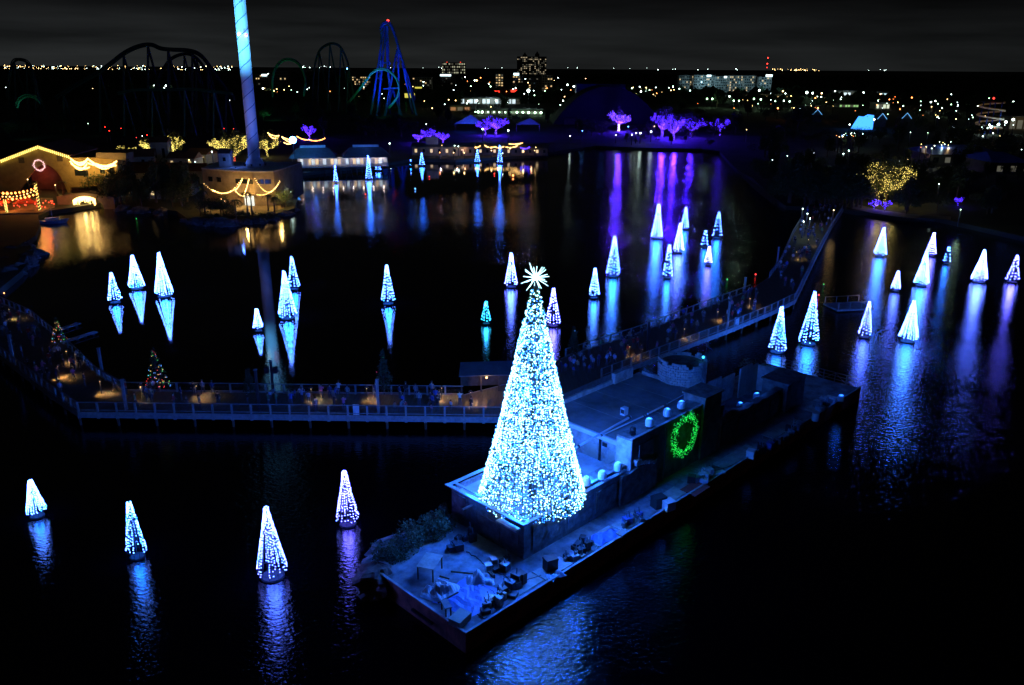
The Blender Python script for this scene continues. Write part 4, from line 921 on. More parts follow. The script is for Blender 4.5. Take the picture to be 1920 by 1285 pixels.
# patio + palms
pt = [gp(x, y, GZ + .05) for x, y in ((378, 408), (420, 412), (480, 410), (530, 396), (528, 386), (378, 388))]
struct('patio', MB().prism([(p.x, p.y) for p in pt], GZ + .004, GZ + .06), M['tan'])
def palm(px, py, pt_, label, wrap=None, group='palm trees at the left shore'):
    b = gp(px, py, GZ); h = tall(b, pt_); o = thing('palm_tree', label, 'palm tree', b, 0, group)
    MB().cyl((0, 0, 0), (.1, 0, h), .22, .13, 7).build('trunk', M['bark'], o); mb = MB()
    for i in range(16):
        a = random.random() * 6.28; L_ = random.uniform(1.6, 2.4); prev = Vector((.1, 0, h))
        for k in range(1, 6):
            u = k / 5; q = Vector((.1 + L_ * u * math.cos(a), L_ * u * math.sin(a), h + .9 * u - 1.9 * u * u)); wv = Vector((-math.sin(a), math.cos(a), 0)) * (.30 * (1 - u * .8))
            mb.add([prev - wv, prev + wv, q + wv * .7, q - wv * .7], [(0, 1, 2, 3)]); prev = q
    mb.build('fronds', M['leaf2'], o)
    if wrap: P = [(.26 * math.cos(t) + .05, .26 * math.sin(t), t / 60 * h * .95) for t in np.arange(0, 60, .45)]; obj('bulbs', bulbs_mesh('bulbs', P, .07, [wrap]), o, kind='stuff')
    return o
for x, y, t, l, wv in ((440, 416, 382, 'palm in front of the patio door', None), (462, 414, 368, 'taller palm right of the patio door', None), (470, 412, 372, 'slim palm beside the taller one', None), (382, 412, 366, 'palm at the left end of the tower patio', None), (512, 405, 376, 'palm near the right corner of the tower patio', None), (72, 408, 352, 'palm with its trunk wrapped in yellow lights', E['yellow']), (118, 392, 352, 'pale palm trunk beside the arch restaurant', None), (500, 402, 372, 'bushy palm below the right swag', None), (10, 412, 385, 'palm wrapped in yellow lights at the left edge', E['yellow'])):
    palm(x, y, t, l, wv)
for x in range(10):
    px = 385 + x * 14; b = gp(px, 414 + 3 * math.sin(x), GZ); 
    shrub('shrub', b, 1.6, 1.2, 1.3, .25, 260, M['leaf2'], ['low hedge shrub along the tower patio edge'][0], group='hedge shrubs at the tower patio')
# rocks along the shore
ROCK = [(rocky, 0)]
rk = rocky('shore_rock', gp(400, 428, 0), 2.2, 1.4, 1.9, M['rock_grey'], 'pale boulder at the waterline below the tower building', .3, 4)
shore_rocks = [(352, 424), (372, 428), (392, 430), (418, 431), (440, 428), (462, 426), (484, 423), (506, 417), (528, 410), (546, 402), (230, 404), (262, 408), (300, 410), (60, 490), (46, 480), (36, 500), (52, 510), (22, 486), (30, 520), (10, 530), (48, 498), (8, 505)]
for i, (x, y) in enumerate(shore_rocks):
    b = gp(x, y, 0); o = rk.copy(); col.objects.link(o); o.location = b; o.rotation_euler = (0, 0, random.random() * 6); s = random.uniform(.6, 1.3) * (1 if x > 100 else 1.1); o.scale = (s, s, s * random.uniform(.7, 1.2))
    if x < 100 and rk: pass
    tag(o, 'boulder on the left shore near the boardwalk end' if x < 100 else 'boulder at the waterline of the left shore', 'rock', 'shore boulders')
# restaurants on the left
BY = gp(100, 372, GZ).y
def fa(px, py): p = at(px, py, BY); return (p.x, p.z)
rest = thing('arched_restaurant', 'ochre gabled restaurant with wide arch and lit roof edge at far left', 'building', (0, BY, 0))
ox = []
arch = [fa(38 + (122 - 38) * i / 14, 372 - 52 * math.sin(PI * i / 14) ** .7) for i in range(15)]
prof = [fa(-40, 372), fa(30, 372)] + [(a[0], a[1]) for a in arch[1:-1]] + [fa(124, 372), fa(128, 372), fa(128, 306), fa(68, 287), fa(2, 314), fa(-40, 326)]
MB().wall(prof, .8).build('facade', M['ochre'], rest)
g1 = [fa(-40, 324), fa(0, 312), fa(68, 285), fa(130, 304)]
for a, b in zip(g1, g1[1:]):
    MB().add([(a[0], -.4, a[1]), (b[0], -.4, b[1]), (b[0], 16, b[1] + .6), (a[0], 16, a[1] + .6), (a[0], -.4, a[1] + .3), (b[0], -.4, b[1] + .3), (b[0], 16, b[1] + .9), (a[0], 16, a[1] + .9)], [(0, 1, 2, 3), (7, 6, 5, 4), (0, 4, 5, 1), (1, 5, 6, 2), (2, 6, 7, 3), (3, 7, 4, 0)]).build('roof', M['tile'], rest)
P = []
for a, b in zip(g1, g1[1:]):
    n = int(abs(b[0] - a[0]) / .55)
    for i in range(n): u = i / n; P += [(a[0] + (b[0] - a[0]) * u, -.55, a[1] + (b[1] - a[1]) * u - k * .28) for k in range(3)]
obj('roof_edge_bulbs', bulbs_mesh('b', P, .17, [E['yellow']]), rest, kind='stuff')
side = [fa(128, 362), fa(216, 356), fa(216, 309), fa(175, 306), fa(128, 306)]
MB().wall(side, 6).build('side_wing', M['ochre'], rest)
MB().wall([fa(175, 305), fa(232, 310), fa(232, 296), fa(176, 296)], 5).build('upper_wing', M['tan'], rest)
for x, y in ((141, 334), (148, 334), (157, 336), (188, 328), (205, 328)): a = fa(x, y); MB().box(a[0] - .7, a[0] + .7, -.08, .02, a[1] - .9, a[1] + .9).build('window', M['glass'], rest)
for x, y in ((108, 308), (36, 312)):
    a = fa(x, y); MB().cbox((a[0], -.06, a[1]), (1.6, .1, 1.6), 0).build('ornament', M['darkwood'], rest)
b0, b1 = fa(38, 372), fa(124, 372); MB().box(b0[0], b1[0], 6, 6.3, b0[1], fa(70, 318)[1]).build('inner_wall', M['darkwall'], rest)
a = fa(58, 340); plight('glow', rest, (a[0], 3, a[1]), (1, .10, .04), 330, .3)
for x, y, pw in ((170, 326, 520), (140, 322, 520), (205, 324, 340), (40, 318, 14), (100, 312, 50), (68, 296, 30)): a = fa(x, y); plight('glow', rest, (a[0], -3.2, a[1]), (1, .62, .16), pw, .3)
a = fa(70, 321); w2 = thing('lit_wreath', 'round white and red lit wreath hanging in the restaurant arch', 'wreath', (a[0], BY - .3, a[1]))
P = [((1.5 + random.gauss(0, .16)) * math.cos(t), random.uniform(-.1, .1), (1.5 + random.gauss(0, .16)) * math.sin(t)) for t in np.arange(0, 6.28, .05)]
obj('bulbs', bulbs_mesh('b', P, .12, [emis('pink_white_bulb', (1, .55, .55), 1.6, False)]), w2); MB().tube([(1.5 * math.cos(t), .1, 1.5 * math.sin(t)) for t in np.arange(0, 6.5, .4)], .08, 5).build('hoop', M['dark_steel'], w2)
yy = BY - 4
for a, b, s, tw_, l in (((128, 306), (160, 306), 1.2, .6, 'dense bright swag from the gable to the yard pole'), ((128, 312), (158, 316), 1.8, 0, 'second swag below the gable, nearly white'), ((160, 306), (214, 310), 1.6, .8, 'long bright swag right of the yard pole'), ((160, 314), (212, 318), .6, 0, 'low bright swag right of the yard pole'), ((130, 316), (163, 322), .8, 0, 'lowest thick swag at the restaurant wing')):
    garland('string_lights', l, at(*a, yy), at(*b, yy), s, 40, E['warm'], .26, twin=tw_, group='string lights over the restaurant yard')
yp = at(162, 352, yy); o = thing('yard_pole', 'dark pole carrying the string lights of the restaurant yard', 'pole', (yp.x, yy, GZ)); MB().cyl((0, 0, 0), (0, 0, 9.5), .15, .1, 6).build('shaft', M['black'], o); MB().box(-.8, .8, -.05, .05, 8.6, 8.75).build('crossbar', M['black'], o)
# market terrace with lanterns and red parasols
ter = gp(30, 410, GZ); TYm = ter.y
for (a, b, l) in (((-30, 368), (62, 362), 'upper row of glowing orange lanterns over the terrace'), ((-30, 380), (66, 372), 'lower row of glowing orange lanterns over the terrace'), ((-20, 376), (60, 368), 'middle row of small lanterns over the terrace')):
    garland('lantern_string', l, at(*a, TYm), at(*b, TYm), .9, 12, E['orange'] if 'middle' not in l else E['warm'], .34 if 'middle' not in l else .22, cat='lanterns', group='lantern strings over the left terrace')
for i, (x, y) in enumerate(((8, 404), (22, 398), (36, 405), (48, 398), (60, 404), (-4, 396), (14, 386), (40, 386))):
    b = gp(x, y + 4, GZ); o = thing('parasol', 'red parasol on the lantern terrace', 'parasol', b, 0, 'red parasols on the left terrace')
    MB().cyl((0, 0, 0), (0, 0, 2.5), .04).build('pole', M['steel'], o); MB().lathe([(1.5, 2.1), (1.45, 2.2), (.06, 2.85)], 8).build('canopy', M['red'], o); MB().lathe([(.3, 0), (.3, .1)], 8).build('base', M['concrete'], o)
lt = thing('terrace_lamps', 'cluster of red lamps under the lantern terrace', 'lamps', (ter.x, ter.y + 2, GZ))
for i in range(34): MB().ball((random.uniform(-10, 7), random.uniform(-4, 6), random.uniform(1, 2.4)), .16).build('lamp', E['redb'], lt)
plight('glow', lt, (-3, -1, 3.6), (1, .22, .04), 900, .3); plight('glow', lt, (5, 1, 3.6), (1, .22, .05), 350, .3); plight('glow', lt, (1, 5, 5), (1, .3, .06), 350, .3)
st_ = [gp(x, y, GZ) for x, y in ((-60, 418), (70, 412), (100, 400), (96, 384), (-60, 384))]
struct('terrace', MB().prism([(p.x, p.y) for p in st_], GZ + .003, GZ + .3), M['tan'])
# boat
bo = gp(97, 428, .2); boat = thing('moored_boat', 'small pale blue boat moored below the lantern terrace', 'boat', (bo.x, bo.y, 0), .35)
hull = []
for j, (zz, sx) in enumerate(((-.2, .75), (.8, 1.0))):
    for i in range(16):
        t = 2 * PI * i / 16; x = math.cos(t) * 3.6 * sx; y = math.sin(t) * 1.25 * sx * (1 - .35 * max(0, math.cos(t)) ** 2); hull.append((x, y, zz + .25 * max(0, math.cos(t)) ** 3 * j))
MB().add(hull, [(i, (i + 1) % 16, (i + 1) % 16 + 16, i + 16) for i in range(16)] + [tuple(range(15, -1, -1))]).build('hull', M['boatblue'], boat)
MB().box(-1.6, 1.4, -.7, .7, .82, 1.35).build('cover', M['tarp'], boat); MB().box(-3.2, 2.9, -.95, .95, .62, .7).build('deck', M['boatblue'], boat); MB().cyl((0, 0, 1.3), (0, 0, 4.2), .05).build('mast', M['steel'], boat)
plight('deck_lamp', boat, (0, 0, 2.4), (.3, .45, 1), 30, .1)
# bridge with icicle lights in the inlet
iy = gp(160, 402, 0).y
br_ = thing('inlet_bridge', 'low arched bridge hung with bright icicle lights in the left inlet', 'bridge', (0, iy, 0))
c0 = at(128, 402, iy).x; c1 = at(192, 402, iy).x; cxm = (c0 + c1) / 2; rad = (c1 - c0) / 2
pr = [(c0 - 3, 0), (c0, 0)] + [(cxm - rad * math.cos(PI * i / 14), 3.4 * math.sin(PI * i / 14)) for i in range(1, 14)] + [(c1, 0), (c1 + 3, 0), (c1 + 3, 3.2), (cxm, 4.3), (c0 - 3, 3.2)]
MB().wall(pr, 4).build('arch', M['tan'], br_)
P = []
for i in range(46):
    u = i / 45; x = cxm - rad * .72 + rad * 1.3 * u; zt2 = 3.4 * math.sqrt(max(0, 1 - ((x - cxm) / rad) ** 2)); n = random.randint(4, 9)
    P += [(x, -.15, zt2 - .1 - k * .22) for k in range(n)]
obj('icicle_bulbs', bulbs_mesh('b', P, .13, [E['warm']]), br_, kind='stuff'); plight('glow', br_, (cxm, -1.2, 2.0), (1, .68, .2), 260, .3)
plight('glow', br_, (cxm, 2, 1.2), (1, .68, .2), 300, .3)
# low dark roofs between the restaurant and the tower
def house(px, py, w_, d_, hw, hr, label, wall='cream', roof='tile', rz=0, wins=2, lit=None, cat='house', name='house', group=None, z=GZ):
    b = gp(px, py, z); o = thing(name, label, cat, b, rz, group)
    MB().box(-w_ / 2, w_ / 2, -d_ / 2, d_ / 2, 0, hw).build('wall', M[wall], o)
    e = .4
    MB().add([(-w_ / 2 - e, -d_ / 2 - e, hw), (w_ / 2 + e, -d_ / 2 - e, hw), (w_ / 2 + e, d_ / 2 + e, hw), (-w_ / 2 - e, d_ / 2 + e, hw), (-w_ / 2 - e, 0, hw + hr), (w_ / 2 + e, 0, hw + hr)], [(0, 1, 5, 4), (2, 3, 4, 5), (0, 4, 3), (1, 2, 5), (0, 3, 2, 1)]).build('roof', M[roof], o)
    for i in range(wins):
        x = (i + .5) / wins * w_ - w_ / 2; MB().box(x - .5, x + .5, -d_ / 2 - .05, -d_ / 2 + .02, hw * .35, hw * .75).build('window', lit if (lit and i % 2 == 0) else M['glass'], o)
    MB().box(w_ * .28, w_ * .28 + 1, -d_ / 2 - .06, -d_ / 2 + .02, 0, min(2.2, hw * .8)).build('door', M['darkwood'], o)
    return o
for a in ((262, 345, 13, 9, 3.2, 2.4, 'low tiled house right of the restaurant wing'), (300, 350, 16, 9, 3.5, 2.6, 'long low tiled house left of the tower building'), (330, 372, 10, 8, 3.4, 2.2, 'waterside tiled house with a lamp by its door'), (302, 318, 6, 6, 8.5, 1.8, 'small dark belfry house between the yellow trees'), (350, 350, 12, 8, 4, 2.0, 'flat pitched house hugging the tower building'), (250, 322, 14, 8, 4, 2.5, 'dim house behind the restaurant yard')):
    house(*a, rz=random.uniform(-.3, .3), lit=E['win_warm'] if 'lamp' in a[6] else None)
for a in ((218, 318, 9, 7, 3.4, 2.0, 'small warm-windowed house behind the restaurant wing'), (345, 322, 10, 7, 3.6, 2.0, 'warm-windowed house behind the long tiled house'), (376, 312, 9, 7, 3.4, 2.0, 'small shop house below the yellow trees'), (312, 378, 9, 6, 3.0, 1.8, 'boat house at the dark waterline of the left shore')):
    house(*a, rz=random.uniform(-.3, .3), wins=3, lit=E['win_warm'])
for a, b, l in (((300, 345), (326, 352), 'short warm string between two tiled houses'), ((324, 338), (318, 352), 'dangling lights at the waterside tiled house'), ((345, 300), (372, 306), 'string of bulbs under the yellow trees'), ((214, 322), (240, 334), 'faint bulb string right of the restaurant yard')):
    Yq = gp(330, 355, GZ).y if b[1] > 340 else gp(330, 318, GZ).y
    garland('string_lights', l, at(*a, Yq), at(*b, Yq), .4, 10, E['warm'], .12, group='string lights among the left houses')
hb = gp(414, 342, GZ); hp = at(414, 300, TY - 1)
o = thing('chimney_house', 'small white gabled house lit blue on the tower building roof', 'house', (hp.x, TY + 1, zt_ + .36)); MB().box(-1.5, 1.5, -1.4, 1.4, 0, 3.6).build('wall', M['cream'], o); MB().add([(-1.7, -1.6, 3.6), (1.7, -1.6, 3.6), (1.7, 1.6, 3.6), (-1.7, 1.6, 3.6), (-1.7, 0, 4.9), (1.7, 0, 4.9)], [(0, 1, 5, 4), (2, 3, 4, 5), (0, 4, 3), (1, 2, 5)]).build('roof', M['greyroof'], o); MB().box(-.4, .4, -1.46, -1.4, 1.6, 2.6).build('window', M['glass'], o)
plight('glow', o, (3.4, -3, 2.2), (.08, .2, 1), 260, .2); MB().lathe([(.2, 0), (.2, .3)], 8, (3.4, -3, 0)).build('uplight', M['black'], o)
# ================================================================== STILT PAVILION
pv = gp(636, 330, 0); pvY = pv.y; pav = thing('stilt_pavilion', 'long white verandah pavilion on stilts over the lake, lit inside', 'pavilion', (pv.x, pvY, 0), .21)
ppv = ppm((pv.x, pvY, 3)); Wd = 178 / ppv
x0, x1 = -Wd / 2, Wd / 2
MB().box(x0, x1, 0, 12, 2.2, 2.5).build('deck', M['woodtrim'], pav)
for i in range(19): x = x0 + .3 + i * (Wd - .6) / 18; MB().cyl((x, .5, -1), (x, .5, 2.2), .18, .18, 6).build('stilt', M['darkwood'], pav)
for i in range(19): x = x0 + .3 + i * (Wd - .6) / 18; MB().box(x - .07, x + .07, .15, .29, 2.5, 5.6).build('column', M['white'], pav)
rl = MB().box(x0, x1, .1, .18, 3.4, 3.48)
for i in range(130): x = x0 + Wd * i / 129; rl.box(x - .02, x + .02, .12, .16, 2.55, 3.4)
rl.build('balustrade', M['white'], pav)
MB().box(x0 + 2, x1 - .4, 2.6, 11.5, 2.5, 5.6).build('wall', M['white'], pav)
for i in range(22):
    x = x0 + 3 + i * (Wd - 5) / 22
    MB().box(x, x + .95, 2.52, 2.61, 3.0, 4.9).build('window', E['win_white'] if i % 3 == 0 else E['win_dim'] if i % 2 else E['win_warm'], pav)
for a, b, nm in ((x0 - 1, -1.0, 'roof'), (.6, x1 + 1, 'roof')):
    MB().add([(a, -1, 5.6), (b, -1, 5.6), (b, 13, 5.6), (a, 13, 5.6), (a + 3, 5.4, 8.6), (b - 3, 5.4, 8.6), (b - 3, 6.6, 8.6), (a + 3, 6.6, 8.6)], [(0, 1, 5, 4), (1, 2, 6, 5), (2, 3, 7, 6), (3, 0, 4, 7), (4, 5, 6, 7), (3, 2, 1, 0)]).build(nm, M['greyroof'], pav)
    MB().box(a + 4, b - 4, 5.2, 6.8, 8.7, 9.5).build('roof_lantern', M['white'], pav)
    plight('glow', pav, ((a + b) / 2, 2.2, 11), (.05, .2, 1), 160, .3)
for i in range(9): plight('ceiling_lamp', pav, (x0 + 3 + i * (Wd - 5) / 8, 1.2, 5.2), (1, .78, .62), 30 if i < 8 else 90, .1)
# blue floodlight
fl = at(545, 270, pvY - 8); bf = thing('floodlight', 'intense blue floodlight shining beside the stilt pavilion', 'floodlight', (fl.x, fl.y, GZ)); MB().cyl((0, 0, 0), (0, 0, fl.z - GZ), .15).build('pole', M['black'], bf); MB().ball((0, -.3, fl.z - GZ + .4), 1.2).build('lens', emis('intense_blue_lens', (.05, .35, 1), 60), bf); MB().box(-.9, .9, .1, .5, fl.z - GZ - .5, fl.z - GZ + 1.2).build('housing', M['black'], bf)
plight('glow', bf, (0, -3, fl.z - GZ + 2), (.02, .12, 1), 1500, .4)
for a, b, l in (((497, 254), (518, 259), 'bulb string between the tower and the blue floodlight'), ((500, 258), (512, 264), 'short swag left of the blue floodlight'), ((524, 261), (551, 266), 'upper bulb string at the blue floodlight'), ((524, 262), (545, 272), 'slanting bulb string at the blue floodlight'), ((528, 272), (544, 272), 'level bulb string left of the blue floodlight'), ((552, 260), (576, 266), 'amber roof-edge string left of the violet bouquet tree'), ((578, 267), (604, 263), 'amber roof-edge string right of the violet bouquet tree')):
    garland('string_lights', l, at(*a, pvY + 18), at(*b, pvY + 18), .5, 24, E['warm'] if 'amber' not in l else E['orange'], .2, group='string lights behind the stilt pavilion')
# ================================================================== LIGHT-WRAPPED TREES
def branches(h, spread, levels=4, seed=0, lean=.0):
    rg = random.Random(seed); segs = []
    def grow(p, d, L_, r, lev):
        q = p + d * L_; segs.append((p, q, r, lev))
        if lev >= levels: return
        n = rg.choice((2, 3, 3)) if lev else 6; ph = rg.random() * 6.28
        for k in range(n):
            if lev == 0:
                a = ph + 2 * PI * k / n; e = rg.uniform(.25, .95) / spread * .75; nd = Vector((math.cos(a), math.sin(a), e)).normalized()
            else: nd = (d + Vector((rg.gauss(0, spread * .6), rg.gauss(0, spread * .6), rg.uniform(.0, .45)))).normalized()
            grow(q, nd, L_ * (rg.uniform(.75, 1.0) if lev == 0 else rg.uniform(.6, .85)), r * .62, lev + 1)
    grow(Vector((0, 0, 0)), Vector((lean, 0, 1)).normalized(), h * .36, h * .035, 0)
    zm = max(q.z for p, q, r, l in segs); k = h / zm
    return [(p * k, q * k, r, l) for p, q, r, l in segs]
CROWN = {}
def lit_tree(px, py, pt_, label, mats, seed, density=1.0, spread=.75, trunk_mat=None, power=0, lc=(1, 1, 1), rb=None, crown='leaf2', cr=1.0, group='trees wrapped in lights', levels=4, Z=GZ):
    b = gp(px, py, Z); h = tall(b, pt_); o = thing('lit_tree', label, 'tree', b, 0, group); segs = branches(h * .97, spread, levels, seed)
    mb = MB()
    for p, q, r, l in segs: mb.cyl(p, q, r, r * .65, 5, False)
    mb.build('trunk', M['bark'], o)
    s = ppm(b); r_ = rb or max(.07, .42 / s); P = []; ix = []
    for p, q, r, l in segs:
        n = max(1, int((q - p).length / (r_ * 2.1) * density * .62 * (3 if l == 0 else 1.6 if l == 1 else .8)))
        for i in range(n):
            c = p.lerp(q, random.random()); a = random.random() * 6.28; c = c + Vector((math.cos(a), math.sin(a), 0)) * (r + r_ * .5) + Vector([random.gauss(0, r_ * 1.2 * min(l, 2)) for _ in range(3)])
            P.append(c); ix.append(2 if (l == 0 and trunk_mat) else (1 if l <= 1 else 0))
    obj('bulbs', bulbs_mesh('bulbs', [tuple(c) for c in P], r_, [mats[0], mats[1], trunk_mat or mats[1]], ix), o, kind='stuff')
    if crown: leaf_cloud(1500, h * .5 * cr, h * .5 * cr, h * .75, h * .035, seed, h * .35).build('crown', M[crown], o, kind='stuff')
    if power: plight('glow', o, (0, -h * .15, h * .5), lc, power * (11 if lc == pu else 1.6), .5); plight('glow', o, (0, -h * .5, h * .2), lc, power * (2.2 if lc == pu else .4), .3)
    return o
yl = (1, .75, .2); pu = (.05, .01, 1)
Y2 = (E['yellow'], E['yellow']); P2 = (E['purple'], E['pink'])
lit_tree(436, 318, 258, 'yellow lit tree with red lit trunk just left of the tower', Y2, 3, 1.3, .6, E['redb'], 500, yl)
lit_tree(322, 306, 262, 'yellow lit tree with a red trunk wrap behind the belfry house', Y2, 5, 1.2, .7, E['redb'], 400, yl)
lit_tree(283, 308, 270, 'dense yellow lit tree left of the belfry house', Y2, 8, 1.3, .7, None, 400, yl)
lit_tree(497, 300, 258, 'yellow lit tree partly behind the right side of the tower', Y2, 11, .9, .8, None, 200, yl)
lit_tree(236, 315, 282, 'sparsely lit dark tree beside the restaurant wing', Y2, 12, .25, .6, None, 0, yl, crown='leaf3')
lit_tree(1656, 372, 292, 'large old tree with yellow wrapped limbs on the right shore', Y2, 21, .42, .72, None, 350, yl, cr=1.25, levels=5)
lit_tree(1640, 378, 310, 'smaller yellow wrapped tree beside the large one on the right shore', Y2, 22, .5, .6, None, 100, yl)
lit_tree(575, 266, 238, 'violet bouquet-shaped lit tree behind the pavilion roof', P2, 31, .9, .42, None, 260, pu, crown=None)
lit_tree(1155, 244, 206, 'brightest violet tree with bare limbs before the domed hall', (E['pink'], E['pink']), 33, 1.6, .7, emis('bright_lilac_bulb', (.9, .6, 1), 9, False), 3200, pu, crown='leaf3', levels=3)
lit_tree(1236, 254, 206, 'left of the two large violet trees right of the domed hall', P2, 34, 1.0, .5, None, 2600, pu, crown='leaf3')
lit_tree(1258, 260, 214, 'right of the two large violet trees right of the domed hall', P2, 35, 1.2, .5, None, 2200, pu, crown='leaf3')
lit_tree(1290, 254, 214, 'sparse violet tree with drooping lit limbs at the right', P2, 36, .5, .85, None, 700, pu, crown='leaf3')
lit_tree(1345, 250, 216, 'small faint violet tree farthest right on the shore', P2, 37, .35, .5, None, 60, pu, crown='leaf3')
lit_tree(925, 254, 216, 'wide violet tree glowing on the blue lit tent roofs', P2, 41, .9, .8, None, 1500, pu, crown='leaf3')
lit_tree(905, 254, 226, 'lower violet tree left of the wide one', P2, 44, .9, .9, None, 500, pu, crown='leaf3')
lit_tree(803, 270, 242, 'violet tree above the lakeside stage', P2, 42, .9, .9, None, 500, pu, crown='leaf3')
lit_tree(826, 272, 250, 'dim violet tree right of the one above the lakeside stage', P2, 43, .5, 1.0, None, 300, pu, crown='leaf3')
lit_tree(780, 270, 254, 'low violet hedge-like tree at the left of the lakeside stage', P2, 45, .5, 1.0, None, 200, pu, crown='leaf3')
for (x, y, pt_, l) in ((1635, 385, 365, 'small violet-blue lit trunk left under the yellow tree'), (1655, 388, 366, 'small violet-blue lit trunk right under the yellow tree'), (1792, 376, 360, 'round violet-blue lit bush on the right shore')):
    lit_tree(x, y, pt_, l, (E['purple'], E['purple']), x, .35, .5, None, 5, pu, crown=None, levels=3)
# ================================================================== LAKESIDE BAR, TENTS, DOMED HALL
def lamp_row(): pass
for (a, b, s, l) in (((881, 273), (896, 273), .8, 'warm swag at the left end of the lakeside bar'), ((904, 272), (922, 275), .6, 'row of bulbs left of the taller far cone'), ((924, 275), (940, 274), .5, 'row of bulbs behind the taller far cone'), ((944, 275), (966, 272), .5, 'bright bar counter string right of the far cone'), ((950, 269), (975, 267), .3, 'upper eaves string of the lakeside bar'), ((972, 276), (988, 275), .5, 'violet string at the right end of the lakeside bar')):
    Yb = gp(930, 292, GZ).y
    garland('string_lights', l, at(*a, Yb), at(*b, Yb), s, 14, E['warm'] if 'violet' not in l else E['purple'], .26, group='string lights of the lakeside bar')
bar = house(930, 290, 42, 9, 3.2, 1.4, 'long low lakeside bar glowing warm under its eaves', 'darkwall', 'greyroof', 0, 14, E['win_warm'], 'building', 'lakeside_bar')
plight('glow', bar, (0, -8, 3), (1, .5, .25), 110, .3); plight('glow', bar, (-14, -8, 3), (1, .5, .25), 80, .3); plight('glow', bar, (14, -8, 3), (1, .5, .25), 90, .3)
stg = house(828, 292, 26, 8, 3.6, 1.4, 'small lakeside stage building below the violet trees', 'tan', 'greyroof', 0, 8, E['win_warm'], 'building', 'lakeside_stage')
plight('glow', stg, (6, -7, 3), (1, .6, .45), 90, .3)
sb = gp(806, 293, GZ); o = thing('screen', 'pale grey upright screen at the left of the lakeside stage', 'screen', sb); MB().box(-2.6, 2.6, 0, .3, 1.2, 7.5).build('panel', M['cream'], o); MB().box(-2.2, -2, .1, .2, 0, 1.2).box(2, 2.2, .1, .2, 0, 1.2).build('leg', M['steel'], o); plight('glow', o, (4, -6, 3), (.7, .6, 1), 120, .2)
for (x, y, wd, hh, l) in ((875, 246, 17, 5, 'blue lit pointed tent roof left of the wide violet tree'), (985, 246, 14, 3.5, 'blue lit flat tent roof right of the wide violet tree')):
    b = gp(x, y, GZ); o = thing('tent', l, 'tent', b); mb = MB(); MB().add([(-wd / 2, -4, 4), (wd / 2, -4, 4), (wd / 2, 5, 4), (-wd / 2, 5, 4), (1, 0, 4 + hh)], [(0, 1, 4), (1, 2, 4), (2, 3, 4), (3, 0, 4), (3, 2, 1, 0)]).build('canopy', M['tarp'], o)
    for sx in (-1, 1):
        for sy in (-3.8, 4.8): MB().cyl((sx * wd * .48, sy, 0), (sx * wd * .48, sy, 4), .1).build('leg', M['steel'], o)
    plight('glow', o, (0, -11, 8.5), (.02, .08, 1), 2600 if wd > 15 else 900, .4)
# domed hall
hd = gp(1135, 236, GZ); hallY = hd.y + 22; hs = ppm((hd.x, hallY, 5)); hp = at(1135, 215, hallY)
hall = thing('domed_hall', 'dark hall with huge curved roof beyond the lake, behind the violet trees', 'building', (hp.x, hallY, GZ))
Wh = 205 / hs; Hh = at(1135, 160, hallY).z - GZ; pf = []
for i in range(21):
    u = -1 + i / 10; pf.append((u * Wh / 2, Hh * (1 - abs(u) ** 2.1) ** .95))
mb = MB()
for j in range(20):
    a, b = pf[j], pf[j + 1]; mb.add([(a[0], 0, a[1]), (b[0], 0, b[1]), (b[0], 45, b[1]), (a[0], 45, a[1])], [(0, 1, 2, 3)])
mb.add([(p[0], 0, p[1]) for p in pf], [tuple(range(20, -1, -1))]); mb.add([(p[0], 45, p[1]) for p in pf], [tuple(range(21))])
mb.build('shell', mat('dark_blue_grey_shell', (.022, .025, .04), .8, 0, .1, .2), hall)
MB().box(-Wh * .25, Wh * .23, 46, 58, 0, Hh + .6).build('fly_tower', M['coaster_blue'], hall)
MB().box(-Wh * .40, -Wh * .2, -2, 0, 0, 4).build('entrance', M['darkwall'], hall)
plight('glow', hall, (0, 30, Hh + 8), (.05, .15, 1), 90, .5)
# ================================================================== FAR BUILDINGS
def block(px0, px1, pb, pt_, label, wall='hotel', rows=5, cols=10, lit=.15, sign=None, name='hotel', cat='hotel', depth=18, Y=None, roofbox=True, glow=0, wm=None, dark='glass', up=None):
    b = gp((px0 + px1) / 2, pb, GZ) if Y is None else Vector((at((px0 + px1) / 2, pb, Y).x, Y, GZ)); s = F / (b.y * math.cos(PITCH) + (H - 10) * math.sin(PITCH)); W_ = (px1 - px0) / s; h = (at((px0 + px1) / 2, pt_, b.y).z - GZ)
    o = thing(name, label, cat, b); MB().box(-W_ / 2, W_ / 2, 0, depth, 0, h).build('wall', M[wall], o); MB().box(-W_ / 2 - .3, W_ / 2 + .3, -.3, depth + .3, h, h + .8).build('roof', M['greyroof'], o)
    cw = W_ / cols; rh = h / rows; me_d = MB().box(-cw * .28, cw * .28, -.15, .05, -rh * .25, rh * .25).mesh('window', M[dark]); me_l = MB().box(-cw * .28, cw * .28, -.15, .05, -rh * .25, rh * .25).mesh('window', wm or E['win_warm']); me_m = MB().box(-cw * .28, cw * .28, -.15, .05, -rh * .25, rh * .25).mesh('window', E['win_dim'])
    for r in range(rows):
        for c in range(cols):
            k = random.random(); obj('window', me_l if k < lit else me_m if k < lit * 2 else me_d, o, (-W_ / 2 + (c + .5) * cw, 0, (r + .5) * rh))
    if sign: MB().box(W_ * (sign[0] - .5), W_ * (sign[1] - .5), -.8, -.3, h - 2.2 if len(sign) < 4 else h + .5, h + .6 if len(sign) < 4 else h + 4).build('sign', sign[2], o)
    if glow: plight('glow', o, (0, -22, h * .55), (.45, .85, 1), glow, 1)
    return o
R_ = random.Random(3)
